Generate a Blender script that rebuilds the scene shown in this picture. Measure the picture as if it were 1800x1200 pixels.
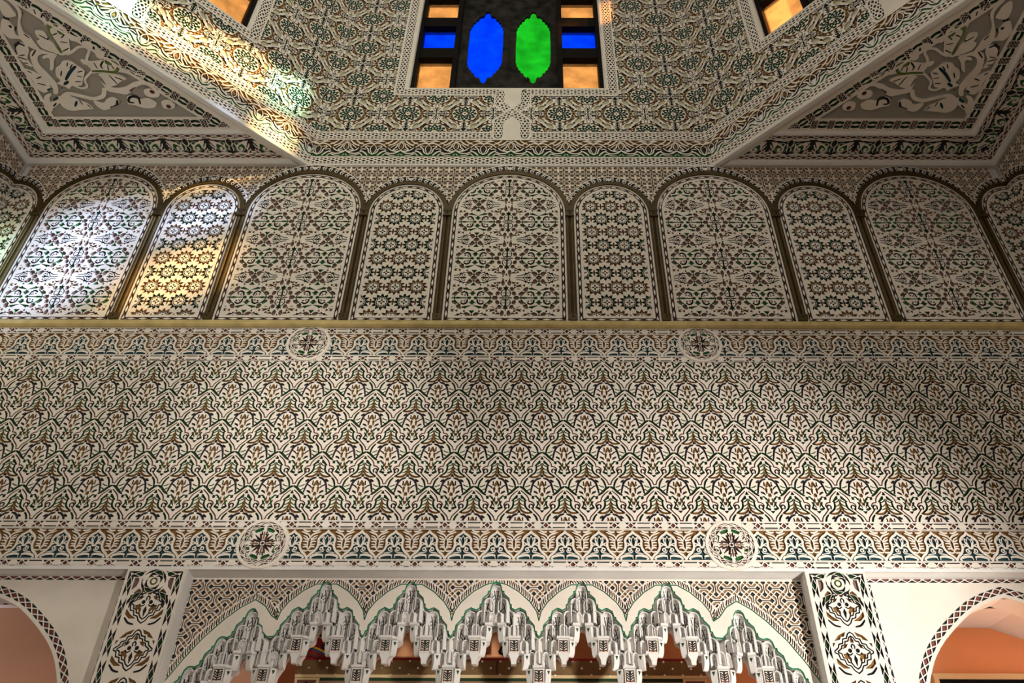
import bpy, math, random
import numpy as np
from mathutils import Vector, Matrix, Euler
from mathutils.geometry import tessellate_polygon
random.seed(4)
for o in list(bpy.data.objects): bpy.data.objects.remove(o)
SC = bpy.context.scene
COL = SC.collection
H0 = 1.6            # eye height; all heights named z below are measured from the eye and shifted by H0
HW = 4.8            # half the square room
OC = HW*(math.sqrt(2)-1)
ZC = 5.867          # soffit
R = math.radians
# ---------------------------------------------------------------- camera
cam_d = bpy.data.cameras.new('camera'); cam = bpy.data.objects.new('camera', cam_d); COL.objects.link(cam)
cam.location = (0.2712, -4.9501, H0)
YAW, PIT, ROL = -0.0025, 0.6410, 0.0043
cam_d.sensor_width = 36.0; cam_d.lens = 1327.2/1800*36; cam_d.shift_x = -41.7/1800; cam_d.shift_y = -0.45/1800
cam_d.clip_end = 100
fw = Vector((math.sin(-YAW)*-1*math.cos(PIT), math.cos(YAW)*math.cos(PIT), math.sin(PIT)))
fw.x = math.sin(YAW)*math.cos(PIT)
rt = Vector((math.cos(YAW), -math.sin(YAW), 0)); up = rt.cross(fw)
cr, sr = math.cos(ROL), math.sin(ROL)
rt2 = rt*cr + up*sr; up2 = up*cr - rt*sr
cam.rotation_euler = Matrix((rt2, up2, -fw)).transposed().to_euler()
SC.camera = cam
# ---------------------------------------------------------------- world, sun, lamps, added fill lights, exposure
w = bpy.data.worlds.new('sky'); SC.world = w; w.use_nodes = True
bg = w.node_tree.nodes['Background']; bg.inputs[0].default_value = (0.80, 0.90, 1.0, 1); bg.inputs[1].default_value = 1.6
SC.view_settings.view_transform = 'Standard'; SC.view_settings.look = 'None'
SC.view_settings.exposure = 0.0; SC.view_settings.gamma = 1.0
try: SC.view_settings.use_curve_mapping = False
except Exception: pass
def area(name, loc, to, size, power, col, sizey=None):
    l = bpy.data.lights.new(name, 'AREA'); l.energy = power; l.color = col; l.shape = 'RECTANGLE'; l.size = size; l.size_y = sizey or size
    o = bpy.data.objects.new(name, l); COL.objects.link(o); o.location = loc
    o.rotation_euler = (Vector(to)-Vector(loc)).to_track_quat('-Z', 'Y').to_euler(); return o
def spot(name, loc, to, ang, power, col, blend=1.0, rad=0.1):
    l = bpy.data.lights.new(name, 'SPOT'); l.energy = power; l.color = col; l.spot_size = R(ang); l.spot_blend = blend; l.shadow_soft_size = rad
    o = bpy.data.objects.new(name, l); COL.objects.link(o); o.location = loc
    o.rotation_euler = (Vector(to)-Vector(loc)).to_track_quat('-Z', 'Y').to_euler(); return o
def sun(name, d, strength, angle, col=(1, 1, 1)):
    l = bpy.data.lights.new(name, 'SUN'); l.energy = strength; l.angle = R(angle); l.color = col
    o = bpy.data.objects.new(name, l); COL.objects.link(o); o.rotation_euler = Vector(d).to_track_quat('-Z', 'Y').to_euler(); return o
sun('sun', (-1, .50, -.40), 36, 2.0, (1, .96, .88))
area('fill_front', (-1.0, -9.3, 3.6), (-.4, 0, 5.2), 4, 80, (1, .93, .85), 2.2)  # added fill from behind the camera, no fixture there
area('fill_lantern', (-.5, -5.2, 12.2), (-.6, -.5, 7), 3.0, 125, (1, .95, .84))  # added fill high in the lantern, stands for its window light
spot('lamp_right', (4.4, -5.0, 1.5), (1.85, 0, 3.0), 42, 2300, (1, .95, .88), 1.0, .10)
spot('fill_right_low', (4.5, -6.6, 1.4), (-2.2, 0, 3.15), 34, 1000, (1, .95, .88), 1.0, .10)  # added unseen spot, lifts the lower left wall and frieze
spot('lamp_glow', (2.0, -7.5, 4.2), (-1.45, 0, 4.40), 17, 1800, (1, .95, .86), 1.0, .25)
spot('fill_lantern_left', (3.0, -6.4, 9.6), (-2.2, -.2, 8.1), 60, 520, (.94, 1, .78), 1.0, .3)  # added unseen spot, brightens the left faces of the drum
spot('fill_low', (2.6, -7.0, 1.2), (-3.9, -.6, 6.6), 34, 620, (1, .97, .90), 1.0, .3)  # added unseen spot from below, lights the left soffit corner

# ---------------------------------------------------------------- materials
def mat(name, col, rough=0.85, var=0.0, scale=8.0, bump=0.0, metal=0.0, spec=0.25):
    m = bpy.data.materials.new(name); m.use_nodes = True; nt = m.node_tree; b = nt.nodes['Principled BSDF']
    b.inputs['Roughness'].default_value = rough; b.inputs['Metallic'].default_value = metal
    b.inputs['Specular IOR Level'].default_value = spec
    if var > 0:
        g = nt.nodes.new('ShaderNodeNewGeometry'); n = nt.nodes.new('ShaderNodeTexNoise'); n.inputs['Scale'].default_value = scale; n.inputs['Detail'].default_value = 6
        nt.links.new(g.outputs['Position'], n.inputs['Vector'])
        r = nt.nodes.new('ShaderNodeValToRGB'); r.color_ramp.elements[0].position = .3; r.color_ramp.elements[1].position = .7
        r.color_ramp.elements[0].color = tuple(c*(1-var) for c in col)+(1,); r.color_ramp.elements[1].color = tuple(min(1, c*(1+var*.6)) for c in col)+(1,)
        nt.links.new(n.outputs['Fac'], r.inputs['Fac']); nt.links.new(r.outputs['Color'], b.inputs['Base Color'])
        if bump > 0:
            bp = nt.nodes.new('ShaderNodeBump'); bp.inputs['Strength'].default_value = bump; bp.inputs['Distance'].default_value = .01
            nt.links.new(n.outputs['Fac'], bp.inputs['Height']); nt.links.new(bp.outputs['Normal'], b.inputs['Normal'])
    else: b.inputs['Base Color'].default_value = tuple(col)+(1,)
    return m
def glass(name, col):
    col = tuple(math.sqrt(c) for c in col)      # light crosses both faces of the pane
    m = bpy.data.materials.new(name); m.use_nodes = True; nt = m.node_tree; nt.nodes.remove(nt.nodes['Principled BSDF'])
    out = nt.nodes['Material Output']; t = nt.nodes.new('ShaderNodeBsdfTransparent'); d = nt.nodes.new('ShaderNodeBsdfTranslucent'); mx = nt.nodes.new('ShaderNodeMixShader')
    g = nt.nodes.new('ShaderNodeNewGeometry'); n = nt.nodes.new('ShaderNodeTexNoise'); n.inputs['Scale'].default_value = 5; n.inputs['Detail'].default_value = 8
    nt.links.new(g.outputs['Position'], n.inputs['Vector'])
    r = nt.nodes.new('ShaderNodeValToRGB'); r.color_ramp.elements[0].position = .3; r.color_ramp.elements[1].position = .7
    r.color_ramp.elements[0].color = tuple(c*.75 for c in col)+(1,); r.color_ramp.elements[1].color = tuple(min(1, c*1.1) for c in col)+(1,)
    nt.links.new(n.outputs['Fac'], r.inputs['Fac']); nt.links.new(r.outputs['Color'], t.inputs[0]); nt.links.new(r.outputs['Color'], d.inputs[0])
    mx.inputs[0].default_value = .15; nt.links.new(t.outputs[0], mx.inputs[1]); nt.links.new(d.outputs[0], mx.inputs[2]); nt.links.new(mx.outputs[0], out.inputs['Surface'])
    return m
M = dict(
 plaster=mat('carved_plaster', (.69, .62, .54), var=.07, scale=6, bump=.12),
 plain=mat('plain_plaster', (.68, .65, .62), var=.06, scale=5, bump=.15),
 K=mat('black_paint', (.030, .028, .028)), D=mat('dark_green_paint', (.016, .045, .018)), G=mat('green_paint', (.030, .12, .036)),
 O=mat('ochre_paint', (.20, .10, .03)), R=mat('maroon_paint', (.16, .055, .045)), U=mat('plum_brown_paint', (.19, .12, .10)),
 T=mat('teal_paint', (.022, .062, .072)), V=mat('violet_black_paint', (.045, .035, .045)), B=mat('beige_ground', (.46, .42, .30)),
 N=mat('olive_green_paint', (.16, .22, .05)), Y=mat('grey_ground', (.30, .27, .23), var=.08, scale=4),
 W=mat('brown_ground', (.30, .19, .11)), L=mat('bright_green_line', (.01, .22, .09)),
 bronze=mat('dark_bronze_paint', (.070, .044, .014), rough=.5, var=.25, scale=14, metal=.35),
 ledge=mat('gilt_ledge', (.52, .40, .17), rough=.6, var=.22, scale=10),
 wood=mat('dark_wood', (.006, .0045, .0035), rough=.8, var=.4, scale=9, bump=.3, spec=.1), woodgrey=mat('weathered_wood', (.022, .019, .016), rough=.8, var=.85, scale=9, bump=.5, spec=.1),
 orange=mat('orange_wall', (.78, .36, .17), var=.05, scale=2), salmon=mat('salmon_wall', (.80, .44, .28), var=.04, scale=2),
 brass=mat('brown_leather', (.20, .12, .05), rough=.45, var=.2, scale=6), stud=mat('steel_stud', (.8, .8, .75), rough=.2, metal=1), red=mat('red_lacquer', (.30, .02, .02), rough=.4), gold=mat('pale_gold_trim', (.68, .52, .28), rough=.5),
 floor=mat('floor_tile', (.45, .40, .34), rough=.4, var=.1), potyel=mat('yellow_band', (.85, .55, .05)), potblue=mat('blue_band', (.03, .15, .35)), black=mat('black_cord', (.015, .015, .015)),
 amber=glass('amber_glass', (.82, .30, .065)), blue=glass('blue_glass', (.0, .045, 1)), green=glass('green_glass', (.01, .40, .012)),
 pale_amber=glass('pale_amber_glass', (1, .60, .26)), pale_blue=glass('pale_blue_glass', (.36, .50, 1)), pale_green=glass('pale_green_glass', (.45, 1, .62)))
CK = ['K', 'D', 'G', 'O', 'R', 'U', 'T', 'V', 'B', 'N', 'Y', 'W', 'L']
CI = {c: i+1 for i, c in enumerate(CK)}; CI['n'] = CI['N']; CI['#'] = 0
# ---------------------------------------------------------------- object helpers
def tag(o, label=None, cat=None, group=None, kind=None):
    if label: o['label'] = label
    if cat: o['category'] = cat
    if group: o['group'] = group
    if kind: o['kind'] = kind
    return o
def empty(name, loc, rz=0.0, **k):
    o = bpy.data.objects.new(name, None); COL.objects.link(o); o.location = loc; o.rotation_euler = (0, 0, rz); o.empty_display_size = .05
    return tag(o, **k)
def link(name, me, parent=None, loc=(0, 0, 0), rot=(0, 0, 0), scl=(1, 1, 1), **k):
    o = bpy.data.objects.new(name, me); COL.objects.link(o); o.location = loc; o.rotation_euler = rot; o.scale = scl
    if parent: o.parent = parent
    return tag(o, **k)
class MB:
    def __init__(s): s.v = []; s.f = []; s.m = []
    def add(s, vs, fs, mi=0):
        n = len(s.v); s.v += [tuple(p) for p in vs]; s.f += [tuple(i+n for i in f) for f in fs]; s.m += [mi]*len(fs); return s
    def box(s, x0, x1, y0, y1, z0, z1, mi=0):
        x0, x1 = sorted((x0, x1)); y0, y1 = sorted((y0, y1)); z0, z1 = sorted((z0, z1))
        return s.add([(x0, y0, z0), (x1, y0, z0), (x1, y1, z0), (x0, y1, z0), (x0, y0, z1), (x1, y0, z1), (x1, y1, z1), (x0, y1, z1)],
              [(0, 3, 2, 1), (4, 5, 6, 7), (0, 1, 5, 4), (1, 2, 6, 5), (2, 3, 7, 6), (3, 0, 4, 7)], mi)
    def prism(s, pts, axis, a, b, mi=0):   # pts 2-D polygon; extruded along axis from a to b
        pts = [p for i, p in enumerate(pts) if math.hypot(p[0]-pts[i-1][0], p[1]-pts[i-1][1]) > 1e-5]; n = len(pts)
        def P(p, t):
            return {'y': (p[0], t, p[1]), 'x': (t, p[0], p[1]), 'z': (p[0], p[1], t)}[axis]
        vs = [P(p, a) for p in pts]+[P(p, b) for p in pts]
        if n > 8:
            tr = tessellate_polygon([[Vector((p[0], p[1], 0)) for p in pts]]); caps = [tuple(t)[::-1] for t in tr]+[tuple(i+n for i in t) for t in tr]
        else: caps = [tuple(range(n))[::-1], tuple(range(n, 2*n))]
        fs = caps+[(i, (i+1) % n, n+(i+1) % n, n+i) for i in range(n)]
        return s.add(vs, fs, mi)
    def lathe(s, prof, n=24, c=(0, 0, 0), mi=0, mis=None):
        vs = []; fs = []
        for r, z in prof:
            for i in range(n): t = 2*math.pi*i/n; vs.append((c[0]+r*math.cos(t), c[1]+r*math.sin(t), c[2]+z))
        for k in range(len(prof)-1):
            for i in range(n): fs.append((k*n+i, k*n+(i+1) % n, (k+1)*n+(i+1) % n, (k+1)*n+i))
        base = len(s.f); s.add(vs, fs, mi)
        if mis:
            for k in range(len(prof)-1):
                for i in range(n): s.m[base+k*n+i] = mis[k]
        return s
    def tube(s, pts, r, n=8, mi=0):
        pts = [Vector(p) for p in pts]; vs = []; fs = []
        for k, p in enumerate(pts):
            d = (pts[min(k+1, len(pts)-1)]-pts[max(k-1, 0)]).normalized(); a = d.orthogonal().normalized(); b = d.cross(a)
            for i in range(n): t = 2*math.pi*i/n; vs.append(p+a*r*math.cos(t)+b*r*math.sin(t))
        for k in range(len(pts)-1):
            for i in range(n): fs.append((k*n+i, k*n+(i+1) % n, (k+1)*n+(i+1) % n, (k+1)*n+i))
        return s.add(vs, fs+[tuple(range(n))[::-1], tuple(range((len(pts)-1)*n, len(pts)*n))], mi)
    def mesh(s, name, mats, smooth=False):
        me = bpy.data.meshes.new(name); me.from_pydata(s.v, [], s.f); 
        for m in mats: me.materials.append(m)
        me.polygons.foreach_set('material_index', s.m)
        if smooth: me.polygons.foreach_set('use_smooth', [True]*len(s.f))
        me.update(); return me
    def build(s, name, mats, parent=None, loc=(0, 0, 0), rot=(0, 0, 0), smooth=False, **k):
        if not isinstance(mats, (list, tuple)): mats = [mats]
        return link(name, s.mesh(name, mats, smooth), parent, loc, rot, **k)
# ---------------------------------------------------------------- carving: a signed field is cut by strokes and polygons, then contoured into real relief
def crom(pts, n=5):
    if len(pts) < 3: return [tuple(map(float, p)) for p in pts]
    P = [pts[0]]+list(pts)+[pts[-1]]; out = []
    for i in range(1, len(P)-2):
        a, b, c, d = (np.array(P[i+k], float) for k in (-1, 0, 1, 2))
        for j in range(n):
            t = j/n; out.append(tuple(.5*((2*b)+(c-a)*t+(2*a-5*b+4*c-d)*t*t+(3*b-a-3*c+d)*t**3)))
    out.append(tuple(map(float, pts[-1]))); return out
GROW = .0017; DEEP = 1.6
class Fld:
    def __init__(s, x0, y0, w, h, cell, base=1.0, ground='K', grow=GROW):
        s.grow = grow
        s.nx = max(2, round(w/cell)); s.ny = max(2, round(h/cell)); s.x0 = x0; s.y0 = y0; s.w = w; s.h = h; s.dx = w/s.nx; s.dy = h/s.ny
        s.X, s.Y = np.meshgrid(x0+np.arange(s.nx+1)*s.dx, y0+np.arange(s.ny+1)*s.dy)
        s.F = np.full(s.X.shape, .02*base); s.C = np.full(s.X.shape, CI[ground], np.int8)
    def win(s, bx0, bx1, by0, by1):
        i0 = max(0, int((bx0-s.x0)/s.dx)-1); i1 = min(s.nx+1, int((bx1-s.x0)/s.dx)+3); j0 = max(0, int((by0-s.y0)/s.dy)-1); j1 = min(s.ny+1, int((by1-s.y0)/s.dy)+3)
        if i1 <= i0 or j1 <= j0: return None
        return (slice(j0, j1), slice(i0, i1))
    def cut(s, sl, sd, c):
        F = s.F[sl]; m = (sd < s.grow+.0012) & (sd <= F)
        s.C[sl][m] = c if np.isscalar(c) else c[m]
        np.minimum(F, sd, out=F)
    def keep(s, sl, sd): np.maximum(s.F[sl], -sd, out=s.F[sl])
    def stroke(s, pts, w, c, taper=True, keep=False):
        P = crom(pts); r = w/2; xs = [p[0] for p in P]; ys = [p[1] for p in P]; pad = r+2*s.dx
        sl = s.win(min(xs)-pad, max(xs)+pad, min(ys)-pad, max(ys)+pad)
        if sl is None: return
        X = s.X[sl]; Y = s.Y[sl]; n = len(P)-1; sd = np.full(X.shape, 9.)
        for k in range(n):
            a = P[k]; b = P[k+1]; dx = b[0]-a[0]; dy = b[1]-a[1]; L2 = dx*dx+dy*dy+1e-12
            t = np.clip(((X-a[0])*dx+(Y-a[1])*dy)/L2, 0, 1); d = np.hypot(X-a[0]-t*dx, Y-a[1]-t*dy)
            if taper: u = (k+t)/n; d = d-r*(.42+.58*np.sin(np.pi*np.clip(.12+.8*u, 0, 1))**.8)
            else: d = d-r
            sd = np.minimum(sd, d)
        s.keep(sl, sd) if keep else s.cut(sl, sd, c)
    def polysd(s, pts, X, Y):
        sd = np.full(X.shape, 9.); ins = np.zeros(X.shape, bool); n = len(pts)
        for k in range(n):
            a = pts[k]; b = pts[(k+1) % n]; dx = b[0]-a[0]; dy = b[1]-a[1]; L2 = dx*dx+dy*dy+1e-12
            t = np.clip(((X-a[0])*dx+(Y-a[1])*dy)/L2, 0, 1); sd = np.minimum(sd, np.hypot(X-a[0]-t*dx, Y-a[1]-t*dy))
            if abs(dy) > 1e-9:
                cr = ((a[1] > Y) != (b[1] > Y)) & (X < (b[0]-a[0])*(Y-a[1])/(b[1]-a[1])+a[0]); ins ^= cr
        return np.where(ins, -sd, sd)
    def poly(s, pts, c, keep=False):
        xs = [p[0] for p in pts]; ys = [p[1] for p in pts]; pad = 2*s.dx
        sl = s.win(min(xs)-pad, max(xs)+pad, min(ys)-pad, max(ys)+pad)
        if sl is None: return
        sd = s.polysd(pts, s.X[sl], s.Y[sl]); s.keep(sl, sd) if keep else s.cut(sl, sd, c)
    def circ(s, x, y, r, c, keep=False):
        sl = s.win(x-r-2*s.dx, x+r+2*s.dx, y-r-2*s.dx, y+r+2*s.dx)
        if sl is None: return
        sd = np.hypot(s.X[sl]-x, s.Y[sl]-y)-r; s.keep(sl, sd) if keep else s.cut(sl, sd, c)
    def stamp(s, shapes, ox, oy, sx=1, sy=1, k=1.0, sw=1.0):
        for kind, c, w, pts in shapes:
            q = [(ox+sx*a*.001*k, oy+sy*b*.001*k) for a, b in pts]; ww = w*.001*k*sw
            if sw != 1 and kind == 'p':
                gx_ = sum(p[0] for p in q)/len(q); gy_ = sum(p[1] for p in q)/len(q); q = [(gx_+(x_-gx_)*sw, gy_+(y_-gy_)*sw) for x_, y_ in q]
            if kind == 'p': s.poly(q, 0, True) if c == 'k' else s.poly(q, CI[c])
            elif kind == 'k': s.stroke(q, ww, 0, False, True)
            elif kind == 't': s.stroke(q, max(ww, .0035), CI[c])
            elif kind == 's': s.stroke(q, max(ww, .003), CI[c], False)
            elif kind == 'c': s.circ(q[0][0], q[0][1], ww, CI[c])
    def full(s, sd, c): s.cut((slice(None), slice(None)), sd, c)
    def paste(s, tile, mask, ox=0., oy=0.):        # periodic tile sampled into the masked area
        X = s.X[mask]-ox; Y = s.Y[mask]-oy
        u = np.mod((X-tile.x0)/tile.dx, tile.nx); v = np.mod((Y-tile.y0)/tile.dy, tile.ny)
        i = u.astype(int); j = v.astype(int); a = u-i; b = v-j; F = tile.F
        s.F[mask] = F[j, i]*(1-a)*(1-b)+F[j, i+1]*a*(1-b)+F[j+1, i]*(1-a)*b+F[j+1, i+1]*a*b
        s.C[mask] = tile.C[np.rint(v).astype(int), np.rint(u).astype(int)]
    def chain(s, mask, S, t, hw, kind):            # S distance along (m), t across in -1..1, hw half width (m)
        S = S[mask]; t = t[mask]; F = np.full(S.shape, .02); C = np.full(S.shape, CI['K'], np.int8)
        def cut(sd, c):
            m = sd < F; C[m & (sd < s.grow+.0012)] = CI[c]; np.minimum(F, sd, out=F)
        if kind == 1:      # pairs of maroon diamonds with bow ties, long bars between
            p = .2935; q = np.mod(S+p/2, p)-p/2
            for d in (-.0565, .0565):
                u = np.abs(q-d)
                cut((np.maximum(np.abs(u-.024)*.8-(np.abs(t)-.28)*hw*.75, (np.abs(t)-.98)*hw)), 'K')
                cut((u+np.abs(t)*hw*.9-.015)*.7, 'R')
            u = np.abs(np.mod(S, p)-p/2); cut(np.maximum(u-.042, (.68-np.abs(t))*hw), 'K')
        elif kind == 2:    # lenses and small maroon diamonds on black
            p = .1; q = np.abs(np.mod(S+p/2, p)-p/2); C[:] = CI['K']; F[:] = -.01
            r = np.abs(np.mod(S, p)-p/2); np.maximum(F, (.62*(1-(r/.038)**2)-np.abs(t))*hw, out=F)
            np.maximum(F, (.022-q-np.abs(t)*hw)*.7, out=F); m = (q+np.abs(t)*hw-.014)*.7; C[m < s.dx*.6] = CI['R']; np.minimum(F, np.where(m < .004, m, 9), out=F)
        elif kind == 3:    # braided lattice, teal and maroon
            p = .077; q = np.abs(np.mod(S+p/2, p)-p/2); r = np.abs(np.mod(S, p)-p/2); h = np.abs(t)*hw
            cut((q*.75+h-.014)*.8, 'T'); cut((r*.6+np.abs(h-.021)-.010)*.9, 'R'); cut((q*.5+np.abs(h-.034)-.0075)*.9, 'K')
            cut((.046-h+.006*np.cos(2*np.pi*S/p)), 'K')
        elif kind == 4:    # row of maroon diamonds between black triangles
            p = .071; u = np.abs(np.mod(S+p/2, p)-p/2)/(p/2); v = np.abs(t); cut((u+v-.70)*hw*.8, 'R'); cut((1.30-u-v)*hw*.8, 'K')
        elif kind == 5:    # soffit chain: green lenses and checks
            p = .155; q = np.abs(np.mod(S+p/2, p)-p/2); y = t*hw; h = np.abs(y)
            cut(np.maximum(q-.040, np.maximum(.010-.25*q-h+.004, h-.040+.2*q)), 'D')
            g = .0195; u_ = np.mod(S+p/2, p)-p/2; a1 = (np.sign(u_)*(np.abs(u_)-p/2)+y)/1.414; a2 = (np.sign(u_)*(np.abs(u_)-p/2)-y)/1.414
            e = np.maximum(np.abs(np.mod(a1+g/2, g)-g/2), np.abs(np.mod(a2+g/2, g)-g/2)); par = np.mod(np.floor(a1/g+.5)+np.floor(a2/g+.5), 2) > 0
            sd5 = np.maximum(e-.0078, .046-q); mK = (sd5 < .003) & par; cut(np.where(par, sd5, 9), 'K'); cut(np.where(~par, sd5+.001, 9), 'U')
        elif kind == 6:    # tall diamonds, pilaster border
            p = .095; u = np.abs(np.mod(S+p/2, p)-p/2)/(p/2); v = np.abs(t)
            k2 = np.mod(np.floor((S+p/2)/p), 2) > 0
            sd = (u+v-.72)*hw*.7; m = sd < F; m2 = m & k2; C[m2 & (sd < .002)] = CI['D']; F[m2] = sd[m2]
            cut((1.18-u-v)*hw*.8, 'K')
        s.F[mask] = F; s.C[mask] = C
CASES = {}
def _cases():
    # corners 0..3 (ccw from lower left) keys 'c0'.., edge points e0 (0-1) e1 (1-2) e2 (2-3) e3 (3-0)
    for k in range(1, 16):
        ins = [(k >> i) & 1 for i in range(4)]
        if k == 5: CASES[k] = ([('c0', 'e0', 'e3'), ('c2', 'e2', 'e1')], [('e0', 'e3'), ('e2', 'e1')]); continue
        if k == 10: CASES[k] = ([('c1', 'e1', 'e0'), ('c3', 'e3', 'e2')], [('e1', 'e0'), ('e3', 'e2')]); continue
        poly = []; seg = []
        for i in range(4):
            j = (i+1) % 4
            if ins[i]: poly.append('c%d' % i)
            if ins[i] != ins[j]:
                poly.append('e%d' % i)
                if ins[i]: seg.insert(0, 'e%d' % i)
                else: seg.append('e%d' % i)
        CASES[k] = ([tuple(poly)], [tuple(seg)] if len(seg) == 2 else [])
_cases()
def relief(name, f, depth=.010, mask=None, slope=.30, floor=True):
    depth *= DEEP
    F = f.F-f.grow; F[np.abs(F) < 1e-5] = 1e-5
    if mask is not None: F = np.where(mask, F, -.02)
    C = f.C; ny, nx = f.ny, f.nx; xs = f.X[0]; ys = f.Y[:, 0]
    pos = F > 0; code = pos[:-1, :-1]*1+pos[:-1, 1:]*2+pos[1:, 1:]*4+pos[1:, :-1]*8
    V = []; LOOPS = []; TOT = []; MI = []; nv = 0
    def rects(sel, z, mi):    # run length merged quads
        nonlocal nv
        if not sel.any(): return
        key = np.where(sel, mi.astype(int)+1, 0); pad = np.zeros((ny, 1), int); k2 = np.concatenate([pad, key, pad], 1); ch = k2[:, 1:] != k2[:, :-1]
        J, I = np.nonzero(ch); nxt = np.empty_like(I); nxt[:-1] = I[1:]; nxt[-1] = nx; v = k2[J, I+1]; ok = v > 0
        J = J[ok]; A = I[ok]; B = nxt[ok]; v = v[ok]; n = len(J)
        q = np.empty((n, 4, 3)); q[:, 0, 0] = q[:, 3, 0] = xs[A]; q[:, 1, 0] = q[:, 2, 0] = xs[B]; q[:, 0, 1] = q[:, 1, 1] = ys[J]; q[:, 2, 1] = q[:, 3, 1] = ys[J+1]; q[:, :, 2] = z
        V.append(q.reshape(-1, 3)); LOOPS.append(nv+np.arange(4*n)); TOT.append(np.full(n, 4)); MI.append(v-1); nv += 4*n
    rects(code == 15, 0.0, np.zeros((ny, nx), int))
    # colour of a cell = colour at its deepest corner
    Fc = np.stack([F[:-1, :-1], F[:-1, 1:], F[1:, 1:], F[1:, :-1]]); Cc = np.stack([C[:-1, :-1], C[:-1, 1:], C[1:, 1:], C[1:, :-1]])
    am = Fc.argmin(0); cc = np.take_along_axis(Cc, am[None], 0)[0].astype(int)
    if mask is not None: mk = mask[:-1, :-1] & mask[:-1, 1:] & mask[1:, 1:] & mask[1:, :-1]
    else: mk = np.ones((ny, nx), bool)
    if floor: rects((code != 15) & mk & (cc > 0), -depth, cc)
    gy, gx = np.gradient(F, f.dy, f.dx)
    for k in range(1, 15):
        J, I = np.nonzero(code == k)
        if len(J) == 0: continue
        pts = {}; gr = {}
        for c, (dj, di) in enumerate(((0, 0), (0, 1), (1, 1), (1, 0))): pts['c%d' % c] = (xs[I+di], ys[J+dj])
        for e, ((aj, ai), (bj, bi)) in enumerate((((0, 0), (0, 1)), ((0, 1), (1, 1)), ((1, 1), (1, 0)), ((1, 0), (0, 0)))):
            fa = F[J+aj, I+ai]; fb = F[J+bj, I+bi]; t = np.clip(fa/(fa-fb+1e-12), .02, .98)
            pts['e%d' % e] = (xs[I+ai]*(1-t)+xs[I+bi]*t, ys[J+aj]*(1-t)+ys[J+bj]*t)
            g = (gx[J+aj, I+ai]*(1-t)+gx[J+bj, I+bi]*t, gy[J+aj, I+ai]*(1-t)+gy[J+bj, I+bi]*t); n = np.hypot(*g)+1e-9; gr['e%d' % e] = (g[0]/n, g[1]/n)
        polys, segs = CASES[k]; n = len(J)
        for p in polys:
            m = len(p); q = np.zeros((n, m, 3))
            for a, key in enumerate(p): q[:, a, 0], q[:, a, 1] = pts[key]
            V.append(q.reshape(-1, 3)); LOOPS.append(nv+np.arange(m*n)); TOT.append(np.full(n, m)); MI.append(np.zeros(n, int)); nv += m*n
        for a, b in segs:
            q = np.zeros((n, 4, 3)); sl = slope*depth
            q[:, 0, 0], q[:, 0, 1] = pts[a]; q[:, 3, 0], q[:, 3, 1] = pts[b]
            q[:, 1, 0] = pts[a][0]-gr[a][0]*sl; q[:, 1, 1] = pts[a][1]-gr[a][1]*sl; q[:, 2, 0] = pts[b][0]-gr[b][0]*sl; q[:, 2, 1] = pts[b][1]-gr[b][1]*sl
            q[:, 1, 2] = q[:, 2, 2] = -depth
            V.append(q.reshape(-1, 3)); LOOPS.append(nv+np.arange(4*n)); TOT.append(np.full(n, 4)); MI.append(cc[J, I]); nv += 4*n
    V = np.concatenate(V); LO = np.concatenate(LOOPS); TO = np.concatenate(TOT); MI = np.concatenate(MI)
    me = bpy.data.meshes.new(name); me.vertices.add(len(V)); me.vertices.foreach_set('co', V.ravel())
    me.loops.add(len(LO)); me.loops.foreach_set('vertex_index', LO.astype(np.int32)); me.polygons.add(len(TO))
    st = np.zeros(len(TO), np.int32); st[1:] = np.cumsum(TO)[:-1]; me.polygons.foreach_set('loop_start', st)
    try: me.polygons.foreach_set('loop_total', TO.astype(np.int32))
    except Exception: pass
    used = np.unique(MI); lut = np.zeros(32, int)
    for a, u in enumerate(used): me.materials.append(M['plaster'] if u == 0 else M[CK[u-1]]); lut[u] = a
    me.polygons.foreach_set('material_index', lut[MI].astype(np.int32)); me.update(calc_edges=True)
    global NT; NT += int((TO-2).sum()); return me
NT = 0
WALL = (R(90), 0, 0); SOFF = (R(180), 0, 0)

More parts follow.
